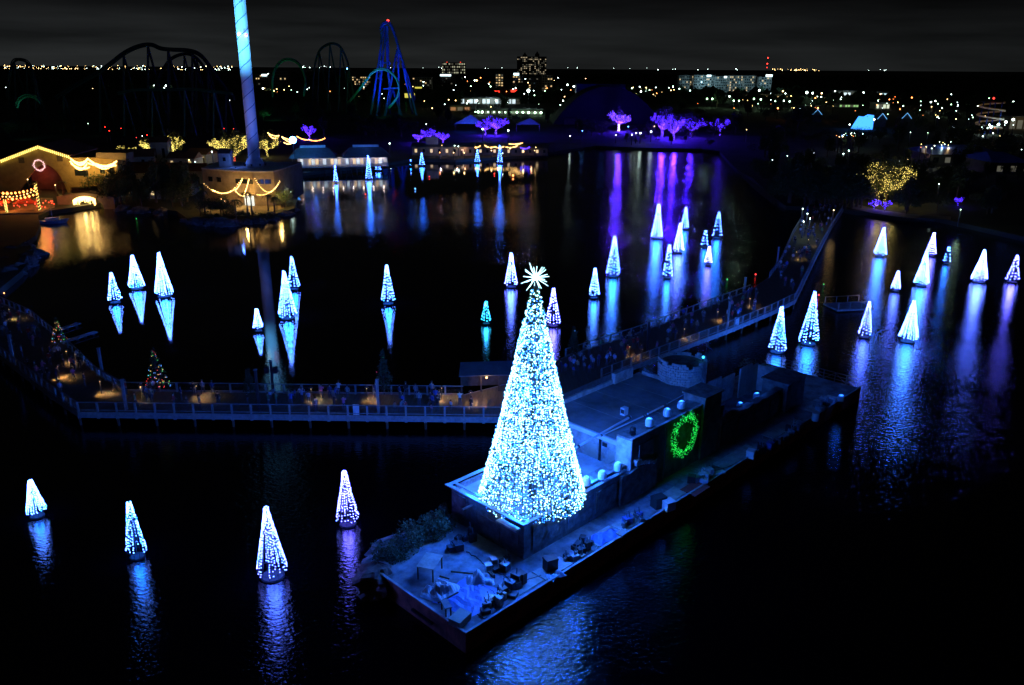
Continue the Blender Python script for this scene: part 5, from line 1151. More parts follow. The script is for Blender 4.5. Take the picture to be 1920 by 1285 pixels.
for (a, b, t, l, g, c) in ((1266, 1293, 138, 'leftmost dim wing of the long pale hotel at right', 900, 8), (1293.5, 1333, 137, 'brightest wing of the long pale hotel', 9000, 12), (1333.5, 1360, 139, 'dim recessed wing right of the brightest wing', 1800, 8), (1360.5, 1409, 137, 'wide right-centre wing of the long pale hotel', 2600, 14)):
    block(a, b, 167, t, l, 'hotel', 6, c, .12, (.6, .8, E['sign_white']) if 'brightest' in l else None, glow=g)
block(1415, 1439, 167, 139, 'end tower of the long pale hotel with glowing sign on top', 'hotel', 6, 5, .15, (.5, 1.0, E['sign_white'], 1), glow=5000)
block(655, 690, 172, 147, 'pale hotel seen through the blue coaster', 'darkwall', 6, 9, .25)
block(768, 804, 172, 148, 'tan hotel with a bright stair column right of the blue coaster', 'tan', 6, 8, .08, glow=250)
block(820, 848, 170, 142, 'hotel with white rooftop sign below the left skyline hotel', 'darkwall', 6, 6, .08, (.0, .72, E['sign_white']))
block(923, 938, 168, 139, 'narrow tower with yellow lit windows', 'darkwall', 6, 3, .7, wm=E['win_warm'], glow=250)
block(955, 975, 170, 142, 'narrow hotel with a white and red sign', 'darkwall', 6, 4, .2, (.1, .6, E['sign_white'], 1))
block(985, 1008, 170, 146, 'dim plain block right of the signed hotel', 'darkwall', 6, 5, .04, glow=100)
block(1010, 1030, 172, 141, 'dim tan block with a lit stair column', 'tan', 7, 4, .12, glow=160)
block(475, 500, 176, 146, 'dark hotel with lit stair column and white sign, right of the tower', 'darkwall', 6, 6, .12, (.5, .9, E['sign_white']))
block(500, 536, 172, 140, 'dim wide hotel behind the green arch of the coaster', 'darkwall', 6, 9, .03, glow=100)
# skyline hotels
sk = block(963, 1018, 130, 106, 'big skyline hotel dotted with tiny lit windows', 'darkwall', 10, 17, .28, Y=5200, depth=60, wm=emis('far_warm_window', (1, .8, .5), .5), dark='glass')
for i, (a, b) in enumerate(((-55, 8), (20, 14))): MB().box(a, a + 26, 4, 40, 84, 84 + 22 + b).build('tower', M['darkwall'], sk); MB().lathe([(9, 0), (1, 14)], 6, (a + 13, 20, 106 + b)).build('spire', M['greyroof'], sk)
sk2 = block(822, 866, 130, 119, 'long low skyline hotel with two little towers', 'darkwall', 4, 14, .4, Y=5200, depth=60, wm=emis('far_pale_window', (.9, .9, .6), .5))
for a in (-40, 42): MB().box(a - 9, a + 9, 5, 30, 38, 62).build('tower', M['darkwall'], sk2); MB().ball((a, 10, 66), 4).build('beacon', E['redb'], sk2)
# shops
def shop(px0, px1, pb, pt_, label, m, glow=0, c=(.7, .95, 1), roof='greyroof', wall='cream', n=6):
    b = gp((px0 + px1) / 2, pb, GZ); s = ppm(b); W_ = (px1 - px0) / s; h = max(3, at((px0 + px1) / 2, pt_, b.y).z - GZ); o = thing('shop', label, 'shop', b)
    MB().box(-W_ / 2, W_ / 2, 0, 14, 0, h).build('wall', M[wall], o); MB().box(-W_ / 2 - 1, W_ / 2 + 1, -2, 15, h, h + .6).build('roof', M[roof], o)
    for i in range(n): x = -W_ / 2 + (i + .5) * W_ / n; MB().box(x - W_ / n * .36, x + W_ / n * .36, -.12, .05, .6, h * .75).build('shop_window', m if i % 3 != 1 else E['win_dim'], o)
    if glow: plight('glow', o, (0, -8, h + 1), c, glow * .35, .5)
    return o
shop(858, 970, 196, 184, 'long white floodlit shed beyond the tents', E['shop'], 5000, n=14)
shop(838, 877, 210, 200, 'warm orange lit stage front left of the long shed', emis('orange_stage_front', (1, .4, .15), .35), 700, (1, .5, .2), wall='tan', n=3)
shop(752, 774, 180, 171, 'yellow striped shopfront at the foot of the tan hotel', E['shopyellow'], 0, n=4)
shop(1560, 1604, 176, 163, 'left half of the flat roofed store at right', E['shop'], 1500, n=6)
shop(1604, 1664, 176, 164, 'long store with a glowing white sign at right', emis('white_store_sign', (.6, .9, 1), 1.2), 700, n=8, wall='concrete')
shop(1636, 1662, 196, 185, 'small brightly lit kiosk house below the long store', emis('cream_window', (.9, 1, .7), .9), 500, n=4)
shop(1352, 1378, 182, 174, 'bright cyan lit restaurant row below the long hotel', E['shop'], 1800, n=6)
shop(1392, 1428, 184, 172, 'gabled restaurant with yellow glow below the hotel end tower', emis('warm_restaurant', (1, .85, .5), 1.3), 1800, (1, .8, .4), n=6)
shop(1430, 1480, 184, 172, 'brownish low house with glowing eaves right of the restaurants', E['win_warm'], 900, (.9, 1, .5), n=8, wall='tan')
shop(1568, 1604, 194, 188, 'green lit fence-like shelter below the store', emis('green_white_glow', (.5, 1, .35), .7), 0, n=7)
shop(1690, 1712, 184, 176, 'dim yellow house right of the kiosk', E['win_dim'], 200, (1, .9, .4), n=4)
shop(1885, 1925, 232, 208, 'tan warehouse wall at the right edge', E['win_dim'], 600, (1, .85, .5), n=3, wall='tan')
shop(890, 1012, 216, 206, 'long dark arcade with a row of small lamps', E['win_dim'], 0, n=10, wall='darkwall')
for i in range(13):
    x = (886, 891, 899, 910, 921, 931, 942, 952, 964, 975, 986, 998, 1009)[i]; b = at(x, 211, gp(950, 217, GZ).y - 1); o = thing('wall_lamp', 'small pale lamp in the row along the dark arcade', 'lamp', b, 0, 'row of lamps along the arcade'); MB().ball((0, 0, 0), .5 if i in (0, 3, 4, 5, 6) else .85).build('globe', E['l_green'], o); MB().box(-.2, .2, 0, 1, .4, .7).build('bracket', M['black'], o)
for (x, y, wd, l) in ((795, 168, 9, 'yellow strip sign beside the stair column hotel'), (925, 173, 9, 'red neon strip left of the white floodlight'), (957, 171, 12, 'short red neon sign right of the other')): pass
def neon(px0, px1, py, label, m, Yd=1100, hh=3):
    a, b = at(px0, py, Yd), at(px1, py, Yd); o = thing('neon_sign', label, 'sign', (a.x, Yd, GZ)); L_ = b.x - a.x; MB().box(0, L_, 0, .6, a.z - GZ - hh / 2, a.z - GZ + hh / 2).build('panel', m, o)
    for x in (L_ * .1, L_ * .9): MB().box(x - .3, x + .3, .1, .5, 0, a.z - GZ - hh / 2).build('leg', M['black'], o)
neon(919, 931, 172.5, 'short red neon sign left of the white floodlight', E['sign_red'], 1100, 2.2)
neon(952, 964, 171, 'red neon sign just below the narrow signed hotel', E['sign_red'], 1100, 3)
neon(1366, 1382, 170.5, 'red lit roof sign below the long pale hotel', E['sign_red'], 1200, 2)
neon(753, 772, 182, 'yellow glowing strip at the foot of the tan hotel', E['shopyellow'], 700, 3.5)
neon(772, 785, 167, 'thin yellow strip sign left of the stair column', E['shopyellow'], 1000, 1.8)
# blue roofs right
for (x0_, x1_, pb, pt_, l) in ((1738, 1870, 300, 276, 'long low building with dim blue roof at right'), (1850, 1925, 316, 290, 'dim blue roofed building cut by the right edge')):
    b = gp((x0_ + x1_) / 2, pb, GZ); s = ppm(b); W_ = (x1_ - x0_) / s; o = thing('park_building', l, 'building', b); MB().box(-W_ / 2, W_ / 2, 0, 22, 0, 4.2).build('wall', M['darkwall'], o)
    MB().add([(-W_ / 2, -1, 4.2), (W_ / 2, -1, 4.2), (W_ / 2, 23, 4.2), (-W_ / 2, 23, 4.2), (-W_ / 2 + 4, 11, 7), (W_ / 2 - 4, 11, 7)], [(0, 1, 5, 4), (2, 3, 4, 5), (0, 4, 3), (1, 2, 5), (3, 2, 1, 0)]).build('roof', M['coaster_blue'], o)
    for i in range(6): x = -W_ / 2 + (i + .5) * W_ / 6; MB().box(x - 1, x + 1, -.1, .02, 1, 3).build('window', E['win_dim'] if i % 2 else M['glass'], o)
    plight('glow', o, (0, -6, 16), (.05, .2, 1), 80, .5)
# blue lit tent with gable outlines
b = gp(1612, 236, GZ); o = thing('blue_tent', 'bright blue and white lit tent shaped like a leaning peak', 'tent', b); sb_ = ppm(b)
pts_ = [(-15 / sb_, 0, 0.5), (15 / sb_, 0, 0.5), (14 / sb_, 0, 9), (6 / sb_, 0, 17 / sb_ + 2), (-3 / sb_, 0, 8)]
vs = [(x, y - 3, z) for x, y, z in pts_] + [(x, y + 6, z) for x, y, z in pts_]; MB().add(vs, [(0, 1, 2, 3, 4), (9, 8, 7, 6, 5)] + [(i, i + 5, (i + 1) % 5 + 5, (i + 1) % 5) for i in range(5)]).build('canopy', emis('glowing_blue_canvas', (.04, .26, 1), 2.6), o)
MB().cyl((6 / sb_, 0, 0), (6 / sb_, 0, 19 / sb_ + 2), .3).build('mast', M['steel'], o)
for (x, y, wd, l) in ((1525, 214, 18, 'blue outlined gable left of the blue tent'), (1646, 222, 18, 'slanting blue outline right of the blue tent'), (1692, 220, 18, 'blue outlined gable farthest right')):
    b = gp(x, y + 8, GZ); s = ppm(b); W_ = wd / s; o = thing('gable_hut', l, 'hut', b); MB().box(-W_ / 2, W_ / 2, 0, 8, 0, 5).build('wall', M['darkwall'], o); MB().add([(-W_ / 2, -.5, 5), (W_ / 2, -.5, 5), (0, -.5, 8.5), (-W_ / 2, 8, 5), (W_ / 2, 8, 5), (0, 8, 8.5)], [(0, 2, 5, 3), (2, 1, 4, 5), (0, 1, 2), (5, 4, 3)]).build('roof', M['greyroof'], o)
    MB().tube([(-W_ / 2, -.7, 5), (0, -.7, 8.6), (W_ / 2, -.7, 5)], .16, 5).build('outline_tube', emis('blue_outline_tube', (.15, .5, 1), 1.2), o)
# water slide tower
b = gp(1846, 240, GZ); h = tall(b, 180); o = thing('slide_tower', 'water slide tower with amber spiral rings at far right', 'slide tower', b)
for sx in (-1, 1):
    for sy in (-1, 1): MB().cyl((sx * 4, sy * 4, 0), (sx * 3.4, sy * 3.4, h), .35).build('leg', M['coaster_blue'], o)
for k in range(4): MB().box(-5, 5, -5, 5, h * (.25 + .25 * k) - .3, h * (.25 + .25 * k)).build('platform', M['dark_steel'], o)
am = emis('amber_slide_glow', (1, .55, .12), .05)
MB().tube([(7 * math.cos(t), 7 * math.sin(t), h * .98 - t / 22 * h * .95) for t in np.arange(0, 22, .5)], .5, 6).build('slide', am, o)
for i in range(5): MB().ball((-7 + i * 4, -8, 3 + i * 1.4), .7).build('lamp', E['l_white'], o)
MB().ball((0, 0, h + 2), .5).build('beacon', E['l_red'], o)
# radio mast
b = at(1431, 126, 5000); o = thing('radio_mast', 'thin radio mast with red lights above the long hotel', 'mast', (b.x, 5000, 0)); MB().cyl((0, 0, 0), (0, 0, at(1431, 100, 5000).z), 1.2, .6, 5).build('shaft', M['dark_steel'], o)
for py in (103, 114, 121): MB().ball((0, -2, at(1431, py, 5000).z), 3.6 if py < 120 else 2.4).build('beacon', E['l_red'], o)
# ================================================================== ROLLER COASTERS
def coaster(name, label, px, Y, r, m, support, Ydrift=0, every=3, gsup=True, thick=1):
    pts = [at(x, y, Y + Ydrift * i / len(px)) for i, (x, y) in enumerate(px)]
    # smooth
    sm = []
    for i in range(len(pts) - 1):
        p0 = pts[max(0, i - 1)]; p1 = pts[i]; p2 = pts[i + 1]; p3 = pts[min(len(pts) - 1, i + 2)]
        for k in range(5):
            t = k / 5; sm.append(.5 * ((2 * p1) + (p2 - p0) * t + (2 * p0 - 5 * p1 + 4 * p2 - p3) * t * t + (3 * p1 - p0 - 3 * p2 + p3) * t ** 3))
    sm.append(pts[-1]); O = Vector((sm[0].x, sm[0].y, GZ))
    o = thing(name, label, 'roller coaster', O); mb = MB()
    L = [p - O for p in sm]; mb.tube(L, r * .55, 6); off = Vector((0, 1.2, 0)); mb.tube([p + off + Vector((0, 0, r * .8)) for p in L], r * .3, 4); mb.tube([p - off + Vector((0, 0, r * .8)) for p in L], r * .3, 4)
    for p in L[::1]: mb.cyl(p - off, p + off, r * .18, r * .18, 3, False)
    mb.build('track', M[m], o)
    if gsup:
        for p in L[2::every]:
            if p.z > 6:
                MB().cyl((p.x, p.y, p.z - .3), (p.x - p.z * .08, p.y - p.z * .12, 0), r * .45, r * .6, 5).build('support', M[support], o); MB().cyl((p.x, p.y, p.z - .3), (p.x + p.z * .10, p.y + p.z * .12, 0), r * .45, r * .6, 5).build('support', M[support], o)
    return o
c1 = coaster('roller_coaster', 'dark hilly roller coaster on the left skyline', [(100, 196), (140, 170), (175, 150), (200, 132), (225, 112), (250, 99), (275, 94), (295, 101), (318, 103), (345, 104), (365, 110), (380, 124), (400, 152), (418, 176), (434, 194)], 470, 1.4, 'coaster_dark', 'coaster_dark', every=9)
coaster('roller_coaster', 'dark second hill nested in the left skyline coaster', [(285, 175), (300, 140), (315, 120), (335, 111), (352, 112), (368, 124), (385, 150)], 500, 1.1, 'coaster_dark', 'coaster_dark', every=7)
coaster('roller_coaster', 'dark coaster hill at the far left edge', [(8, 196), (14, 150), (20, 128), (34, 125), (48, 133), (58, 158), (66, 190)], 480, 1.1, 'coaster_dark', 'coaster_dark', every=8)
l1 = coaster('roller_coaster', 'dim green coaster arch low at the far left', [(27, 214), (32, 200), (46, 192), (62, 196), (72, 206)], 420, 1.2, 'coaster_green', 'coaster_green', gsup=False)
coaster('roller_coaster', 'green coaster arch just right of the tower', [(506, 188), (505, 160), (509, 138), (520, 123), (534, 118), (550, 123), (562, 140), (567, 162), (564, 186)], 600, 1.3, 'coaster_green', 'coaster_green', gsup=False)
coaster('roller_coaster', 'dark rounded coaster hill left of the blue coaster', [(580, 170), (584, 128), (592, 102), (604, 91), (617, 87), (630, 92), (640, 108), (648, 132), (650, 160)], 700, 1.3, 'coaster_dark', 'coaster_dark', every=8)
gl = coaster('roller_coaster', 'green coaster loop in front of the blue lift hill', [(646, 200), (662, 180), (680, 156), (692, 141), (706, 134), (722, 137), (736, 150), (742, 168), (738, 188), (724, 206)], 640, 1.3, 'coaster_green', 'coaster_green', gsup=False)
coaster('roller_coaster', 'low green coaster curve behind the dark left hills', [(216, 186), (250, 179), (300, 178), (350, 176), (395, 180), (430, 184)], 440, 1.0, 'coaster_green', 'coaster_green', every=6)
YB = 660
bc = coaster('lift_hill_coaster', 'tall blue lit lift hill of a roller coaster, red light on top', [(706, 60), (710, 51), (718, 47), (726, 52), (734, 72), (742, 98), (752, 130), (762, 160), (772, 190)], YB, 1.7, 'coaster_blue', 'coaster_blue', gsup=False)
O = Vector((at(706, 60, YB).x, YB, GZ))
for (a, b, dy) in (((713, 52), (688, 192), -14), ((717, 52), (701, 212), -20), ((716, 56), (722, 150), -4), ((719, 52), (726, 212), 14), ((738, 95), (716, 213), -16), ((740, 98), (742, 200), 0), ((748, 120), (768, 210), 10), ((708, 60), (704, 190), 16), ((730, 172), (716, 214), -20), ((731, 172), (748, 216), -20), ((756, 140), (775, 204), -8)):
    p = at(*a, YB); q = at(*b, YB + dy); q.z = max(q.z, GZ) if q.z > 20 else GZ; MB().cyl(p - O, q - O, .75, .9, 7).build('leg', M['coaster_blue'], bc)
for (a, b) in (((704, 120), (726, 122)), ((712, 170), (742, 168)), ((700, 150), (712, 152))): MB().cyl(at(*a, YB) - O, at(*b, YB) - O, .7, .7, 5).build('crossbeam', M['coaster_blue'], bc)
q = at(720, 42, YB) - O; MB().ball(q, .9).build('beacon', E['l_red'], bc)
for x, y in ((690, 215), (730, 218), (775, 215), (708, 218)):
    p = at(x, y, YB - 45) - O; p.z = 3; slight('uplight', bc, p, at(722, 110, YB) - O, (.04, .12, 1), 30000, 70, .8, .5)
p = at(640, 205, 620) - O; slight('uplight', gl, at(700, 215, 590) - Vector((at(646, 200, 640).x, 640, GZ)), at(730, 160, 640) - Vector((at(646, 200, 640).x, 640, GZ)), (.05, 1, .15), 22000, 80, .8, .5)
ga = [o for o in REG if 'arch just right' in o['label']][0]
slight('uplight', ga, (8, -40, 3), (6, 0, 20), (.1, 1, .5), 5000, 90, .8, .5)
slight('uplight', l1, (6, -22, 3), (6, 0, 12), (.2, 1, .8), 1500, 90, .8, .5)
# ================================================================== STREET LAMPS AND PARK LAMPS
LM = {}
def lamp_zone(x, y):
    if x < 250: return 'beyond the left shore'
    if x < 430: return 'behind the left houses' if y > 200 else 'below the dark coaster'
    if x < 640: return 'right of the sky-lit tower' if y > 200 else 'near the green coaster arch'
    if x < 800: return 'around the blue coaster'
    if x < 1040: return 'among the far hotels' if y < 200 else 'near the violet tents'
    if x < 1250: return 'near the domed hall'
    if x < 1480: return 'below the long pale hotel' if y < 220 else 'on the dark right shore'
    if x < 1720: return 'around the blue tent' if y > 196 else 'by the flat roofed store'
    return 'near the slide tower' if y < 260 else 'on the right shore'
CW = {'l_white': 'cool white', 'l_green': 'greenish white', 'l_amber': 'amber', 'l_orange': 'orange', 'l_blue': 'blue', 'l_red': 'red'}
pole_me = MB().cyl((0, 0, 0), (0, 0, 1), .1, .07, 5, False).mesh('pole', M['black'])
glob = {}
def street_lamp(px, py, c='l_white', size=1.0, hgt=7.0, illum=0):
    # the head is seen at (px, py)
    r = ray(px, py); t = (GZ + hgt - H) / r.z if r.z < -.004 else 4000 / r.y
    if t < 0 or t * r.y > 4500: t = 4500 / r.y
    p = Vector((0, 0, H)) + r * t
    if p.z - GZ < 2: hgt = 2
    hgt = max(2.0, p.z - GZ); s = F / max(20, p.y); rad = max(.12, size * .62 / s)
    o = thing('street_lamp', f'{CW[c]} street lamp {lamp_zone(px, py)}', 'street lamp', (p.x, p.y, GZ), 0, 'park and street lamps')
    k = (c,)
    if k not in glob: glob[k] = MB().octa((0, 0, 0), 1.0).ball((0, 0, 0), 1.0, 6).mesh('lamp_head', E[c])
    h_ = obj('lamp_head', glob[k], o, (0, 0, hgt)); h_.scale = (rad,) * 3
    q_ = obj('pole', pole_me, o); q_.scale = (1 + s * 0 + max(1, rad * 1.2), 1 + max(1, rad * 1.2), max(.5, hgt - rad))
    if illum: plight('glow', o, (0, -.6 - rad, hgt - rad - .3), {'l_white': (.7, 1, .9), 'l_green': (.6, 1, .55), 'l_amber': (1, .65, .25), 'l_orange': (1, .3, .08), 'l_blue': (.1, .3, 1), 'l_red': (1, .1, .1)}[c], illum * (.4 if py < 262 else 1), .3)
LL = [(985, 170, 'l_white', 4.2, 18, 4000), (977, 176, 'l_white', 1.5, 8, 0), (1058, 158, 'l_white', 2, 12, 900), (1070, 161, 'l_white', 2.4, 12, 900), (1050, 188, 'l_white', 1.8, 8, 500), (1045, 196, 'l_white', 1, 6, 0),
 (1179, 163, 'l_green', 1.6, 9, 0), (1196, 169, 'l_white', 2.2, 9, 0), (1212, 166, 'l_green', 1.4, 9, 0), (1224, 161, 'l_white', 1, 9, 0), (1256, 159, 'l_white', 1.6, 9, 0), (1252, 166, 'l_amber', 1.2, 9, 0), (1268, 163, 'l_white', 1.4, 9, 0), (1288, 166, 'l_white', 1.4, 9, 300),
 (1320, 181, 'l_green', 2, 8, 900), (1330, 181, 'l_green', 2.2, 8, 900), (1370, 184, 'l_green', 2, 8, 900), (1380, 184, 'l_green', 2, 8, 1200), (1362, 176, 'l_white', 2, 8, 0), (1418, 164, 'l_white', 2.6, 10, 400), (1408, 180, 'l_green', 2.2, 8, 1200), (1421, 181, 'l_green', 2.2, 8, 1200), (1416, 189, 'l_green', 1, 6, 600),
 (1462, 165, 'l_amber', 1.8, 10, 300), (1467, 169, 'l_white', 1.4, 9, 0), (1507, 167, 'l_white', 3.2, 12, 1500), (1518, 168, 'l_white', 2.4, 12, 700), (1535, 168, 'l_amber', 2, 11, 400), (1534, 175, 'l_white', 1.6, 9, 0), (1523, 177, 'l_orange', 1.8, 9, 0), (1453, 197, 'l_orange', 2.2, 8, 300), (1528, 196, 'l_orange', 2.4, 9, 500), (1464, 183, 'l_white', 1.8, 7, 500), (1475, 184, 'l_green', 2, 7, 600), (1448, 184, 'l_green', 1.6, 7, 400),
 (1560, 164, 'l_white', 1.6, 9, 0), (1613, 166, 'l_white', 2.4, 10, 0), (1645, 168, 'l_amber', 1.5, 10, 0), (1662, 178, 'l_orange', 1.6, 8, 0), (1704, 174, 'l_orange', 2, 9, 0), (1572, 175, 'l_white', 1, 8, 0), (1579, 174, 'l_green', 1.2, 8, 0), (1740, 182, 'l_white', 2, 8, 300), (1748, 180, 'l_white', 1.4, 8, 0), (1753, 185, 'l_green', 1.4, 8, 400), (1778, 167, 'l_white', 1.2, 9, 0), (1761, 193, 'l_green', 1.4, 7, 500), (1682, 196, 'l_orange', 1.6, 7, 0), (1688, 190, 'l_green', 1.4, 7, 200), (1778, 186, 'l_green', 1.3, 7, 600), (1810, 190, 'l_green', 1.2, 7, 200), (1828, 188, 'l_white', 1.2, 7, 0), (1817, 206, 'l_white', 1, 8, 100),
 (1588, 226, 'l_white', 1.8, 6, 0), (1634, 216, 'l_white', 2.2, 9, 500), (1613, 243, 'l_white', 1.2, 6, 60), (1583, 246, 'l_blue', .8, 6, 0), (1574, 246, 'l_blue', .8, 6, 0), (1782, 227, 'l_white', 1.6, 6, 60), (1850, 223, 'l_white', 1.8, 6, 200), (1857, 239, 'l_white', 1.6, 6, 150), (1838, 245, 'l_white', 1.4, 6, 100), (1870, 244, 'l_amber', 1.1, 6, 0), (1828, 265, 'l_white', 1.2, 6, 60), (1911, 269, 'l_white', 1.1, 6, 40), (1895, 223, 'l_white', 1, 6, 60),
 (1577, 281, 'l_white', 1.6, 5, 180), (1587, 275, 'l_white', 1.5, 5, 120), (1683, 293, 'l_white', 1.2, 5, 60), (1698, 290, 'l_amber', 1.0, 5, 30), (1522, 280, 'l_white', 1, 5, 40), (1523, 286, 'l_white', .9, 5, 20), (1472, 286, 'l_white', .9, 5, 20), (1444, 294, 'l_white', .8, 5, 20), (1757, 335, 'l_white', 1, 5, 60), (1798, 383, 'l_green', 1.0, 4, 60), (1625, 302, 'l_amber', .8, 4, 20), (1395, 238, 'l_amber', 1, 6, 0), (1371, 198, 'l_orange', .9, 6, 0), (1502, 385, 'l_white', 1, 4, 40), (1511, 394, 'l_white', 1.2, 4, 60), (1516, 403, 'l_white', 1.2, 4, 60), (1504, 409, 'l_white', 1.1, 4, 60), (1560, 387, 'l_amber', 1, 4, 40),
 (900, 243, 'l_white', 2.2, 6, 300), (948, 245, 'l_white', 2.2, 6, 300), (1078, 234, 'l_orange', 1.4, 5, 0), (1064, 254, 'l_white', 1.3, 4, 60), (1087, 244, 'l_blue', 1.2, 5, 0), (1216, 244, 'l_white', 2, 5, 200), (1196, 247, 'l_white', 2, 5, 300), (1188, 247, 'l_white', 1.4, 5, 0), (1180, 250, 'l_white', 1.4, 5, 0), (1222, 234, 'l_amber', 1.1, 5, 0), (1150, 251, 'l_white', 1.2, 4, 30), (1173, 235, 'l_blue', 1.2, 5, 0),
 (824, 275, 'l_amber', 1.5, 4, 60), (848, 275, 'l_white', 1.5, 4, 60), (855, 276, 'l_white', 1.3, 4, 30), (846, 288, 'l_amber', 1.2, 3, 30), (866, 288, 'l_amber', 1.2, 3, 30), (820, 288, 'l_orange', 1.5, 3, 20), (917, 283, 'l_amber', 1.2, 3, 30), (938, 288, 'l_white', 1, 3, 0), (952, 279, 'l_amber', 1.2, 4, 0), (977, 284, 'l_amber', 1.5, 3, 60), (1000, 276, 'l_amber', 1.1, 4, 0), (998, 282, 'l_amber', 1, 3, 0), (805, 205, 'l_amber', 1.4, 6, 0), (794, 235, 'l_white', 1, 5, 0), (915, 201, 'l_amber', 1.2, 7, 0),
 (726, 272, 'l_white', 1.8, 4, 40), (542, 365, 'l_white', 1.6, 2.5, 60), (393, 292, 'l_white', 1.7, 5, 100), (362, 311, 'l_white', 1.2, 4, 50), (350, 308, 'l_amber', 1.5, 4, 60), (386, 347, 'l_white', 1.2, 5, 40), (454, 314, 'l_amber', 1.1, 4, 20), (236, 337, 'l_amber', 1.6, 4, 60), (218, 354, 'l_white', 1.2, 3, 60), (315, 347, 'l_amber', 1.2, 4, 60), (335, 340, 'l_amber', .9, 4, 0), (411, 380, 'l_amber', 1.2, 3, 30), (418, 384, 'l_amber', 1.4, 3, 30), (100, 358, 'l_amber', 1.3, 4, 40), (48, 348, 'l_amber', 1.4, 4, 20), (22, 325, 'l_orange', 1.2, 5, 30),
 (258, 170, 'l_white', 1.6, 8, 300), (283, 169, 'l_white', 1.4, 8, 200), (305, 169, 'l_white', 2.0, 8, 300), (302, 173, 'l_white', 1.2, 8, 0), (193, 173, 'l_white', .9, 7, 0), (168, 176, 'l_amber', .8, 7, 0), (153, 177, 'l_white', .8, 7, 0), (5, 176, 'l_white', .8, 7, 0), (160, 242, 'l_green', .9, 6, 20), (192, 248, 'l_red', 1.0, 7, 0), (222, 250, 'l_red', 1.0, 7, 0), (200, 255, 'l_red', 1.3, 7, 0), (271, 262, 'l_red', 1.1, 7, 0), (251, 267, 'l_red', 1, 7, 0), (262, 264, 'l_white', .8, 7, 0), (415, 248, 'l_red', 1.1, 7, 0), (433, 248, 'l_red', 1, 7, 0), (396, 184, 'l_orange', 1.6, 6, 30), (425, 195, 'l_white', .9, 6, 0),
 (497, 145, 'l_white', 2.0, 14, 0), (508, 176, 'l_amber', 1.4, 7, 0), (487, 172, 'l_white', 2, 7, 0), (487, 160, 'l_white', 1.6, 12, 0), (548, 172, 'l_green', 1.4, 7, 0), (527, 174, 'l_amber', 1.1, 7, 0), (574, 170, 'l_white', .9, 7, 0), (640, 170, 'l_white', 1, 8, 0), (645, 133, 'l_blue', 2.2, 30, 0), (697, 175, 'l_white', 2, 7, 60), (683, 152, 'l_green', 1.6, 14, 60), (711, 180, 'l_white', 1.6, 7, 60), (748, 166, 'l_amber', 1.2, 8, 0), (788, 156, 'l_white', 1.4, 16, 0), (788, 163, 'l_white', 1.2, 10, 0), (788, 172, 'l_white', 1.2, 8, 0),
 (866, 146, 'l_white', 1.2, 10, 0), (877, 163, 'l_green', 1.2, 8, 0), (888, 152, 'l_amber', 2, 9, 0), (895, 147, 'l_orange', 1.4, 10, 0), (884, 152, 'l_white', 1.8, 9, 0), (885, 172, 'l_amber', 2, 8, 200), (893, 172, 'l_amber', 1.5, 8, 0), (876, 171, 'l_amber', 1.3, 8, 0), (914, 163, 'l_green', 1.6, 8, 0), (1013, 160, 'l_amber', 1.4, 9, 0), (1016, 170, 'l_green', 1.3, 8, 200), (1040, 145, 'l_white', .9, 12, 0), (979, 148, 'l_white', 1.2, 12, 0), (944, 172, 'l_orange', 1.1, 8, 0), (873, 191, 'l_white', 2.2, 6, 900), (889, 190, 'l_white', 2.2, 6, 900), (924, 189, 'l_white', 1.8, 6, 400), (1092, 146, 'l_amber', .9, 12, 0)]
for a in LL: street_lamp(*a)
for i in range(190):     # more little lamps, scattered through the far streets
    zn = random.choice(((1180, 1260, 160, 175), (1300, 1560, 172, 196), (1560, 1800, 170, 200), (1700, 1900, 178, 240), (640, 800, 160, 192), (800, 1030, 148, 190), (800, 1060, 150, 200), (1240, 1560, 168, 200), (1600, 1900, 172, 225), (1180, 1260, 160, 180), (480, 640, 165, 178), (1030, 1080, 165, 205), (1560, 1600, 240, 250), (1720, 1780, 255, 270)))
    street_lamp(random.uniform(zn[0], zn[1]), random.uniform(zn[2], zn[3]), random.choice(['l_white', 'l_white', 'l_green', 'l_amber', 'l_amber', 'l_orange']), random.uniform(.35, 1.15) ** 1.8 + .15, 7, random.choice((0, 0, 0, 250)))
# distant town lights on the horizon
for (xa, xb, n, yo, cl, nm) in ((0, 140, 70, 7, 'l_amber', 0), (0, 430, 90, 9, 'l_white', 0), (150, 430, 60, 6, 'l_amber', 0), (1440, 1530, 34, -3, 'l_amber', 0), (560, 620, 12, 1, 'l_white', 0), (1030, 1420, 12, 1, 'l_white', 0), (1620, 1660, 5, 2, 'l_white', 0), (640, 960, 10, 1, 'l_white', 0)):
    P = []
    for i in range(n):
        x = random.uniform(xa, xb); y = 136 - x * .0062 + random.uniform(-3.0, 2.2) * (1.6 if xb < 500 else .6) + (2.5 if xb < 500 else -2)
        Yd = 9000; p = at(x, min(y, 146), Yd); P.append((p.x, p.y, max(3, p.z)))
    o = obj('distant_town_lights', bulbs_mesh('b', P, RN.uniform(1.4, 4.2, len(P)), [E[cl]]), None, kind='stuff')
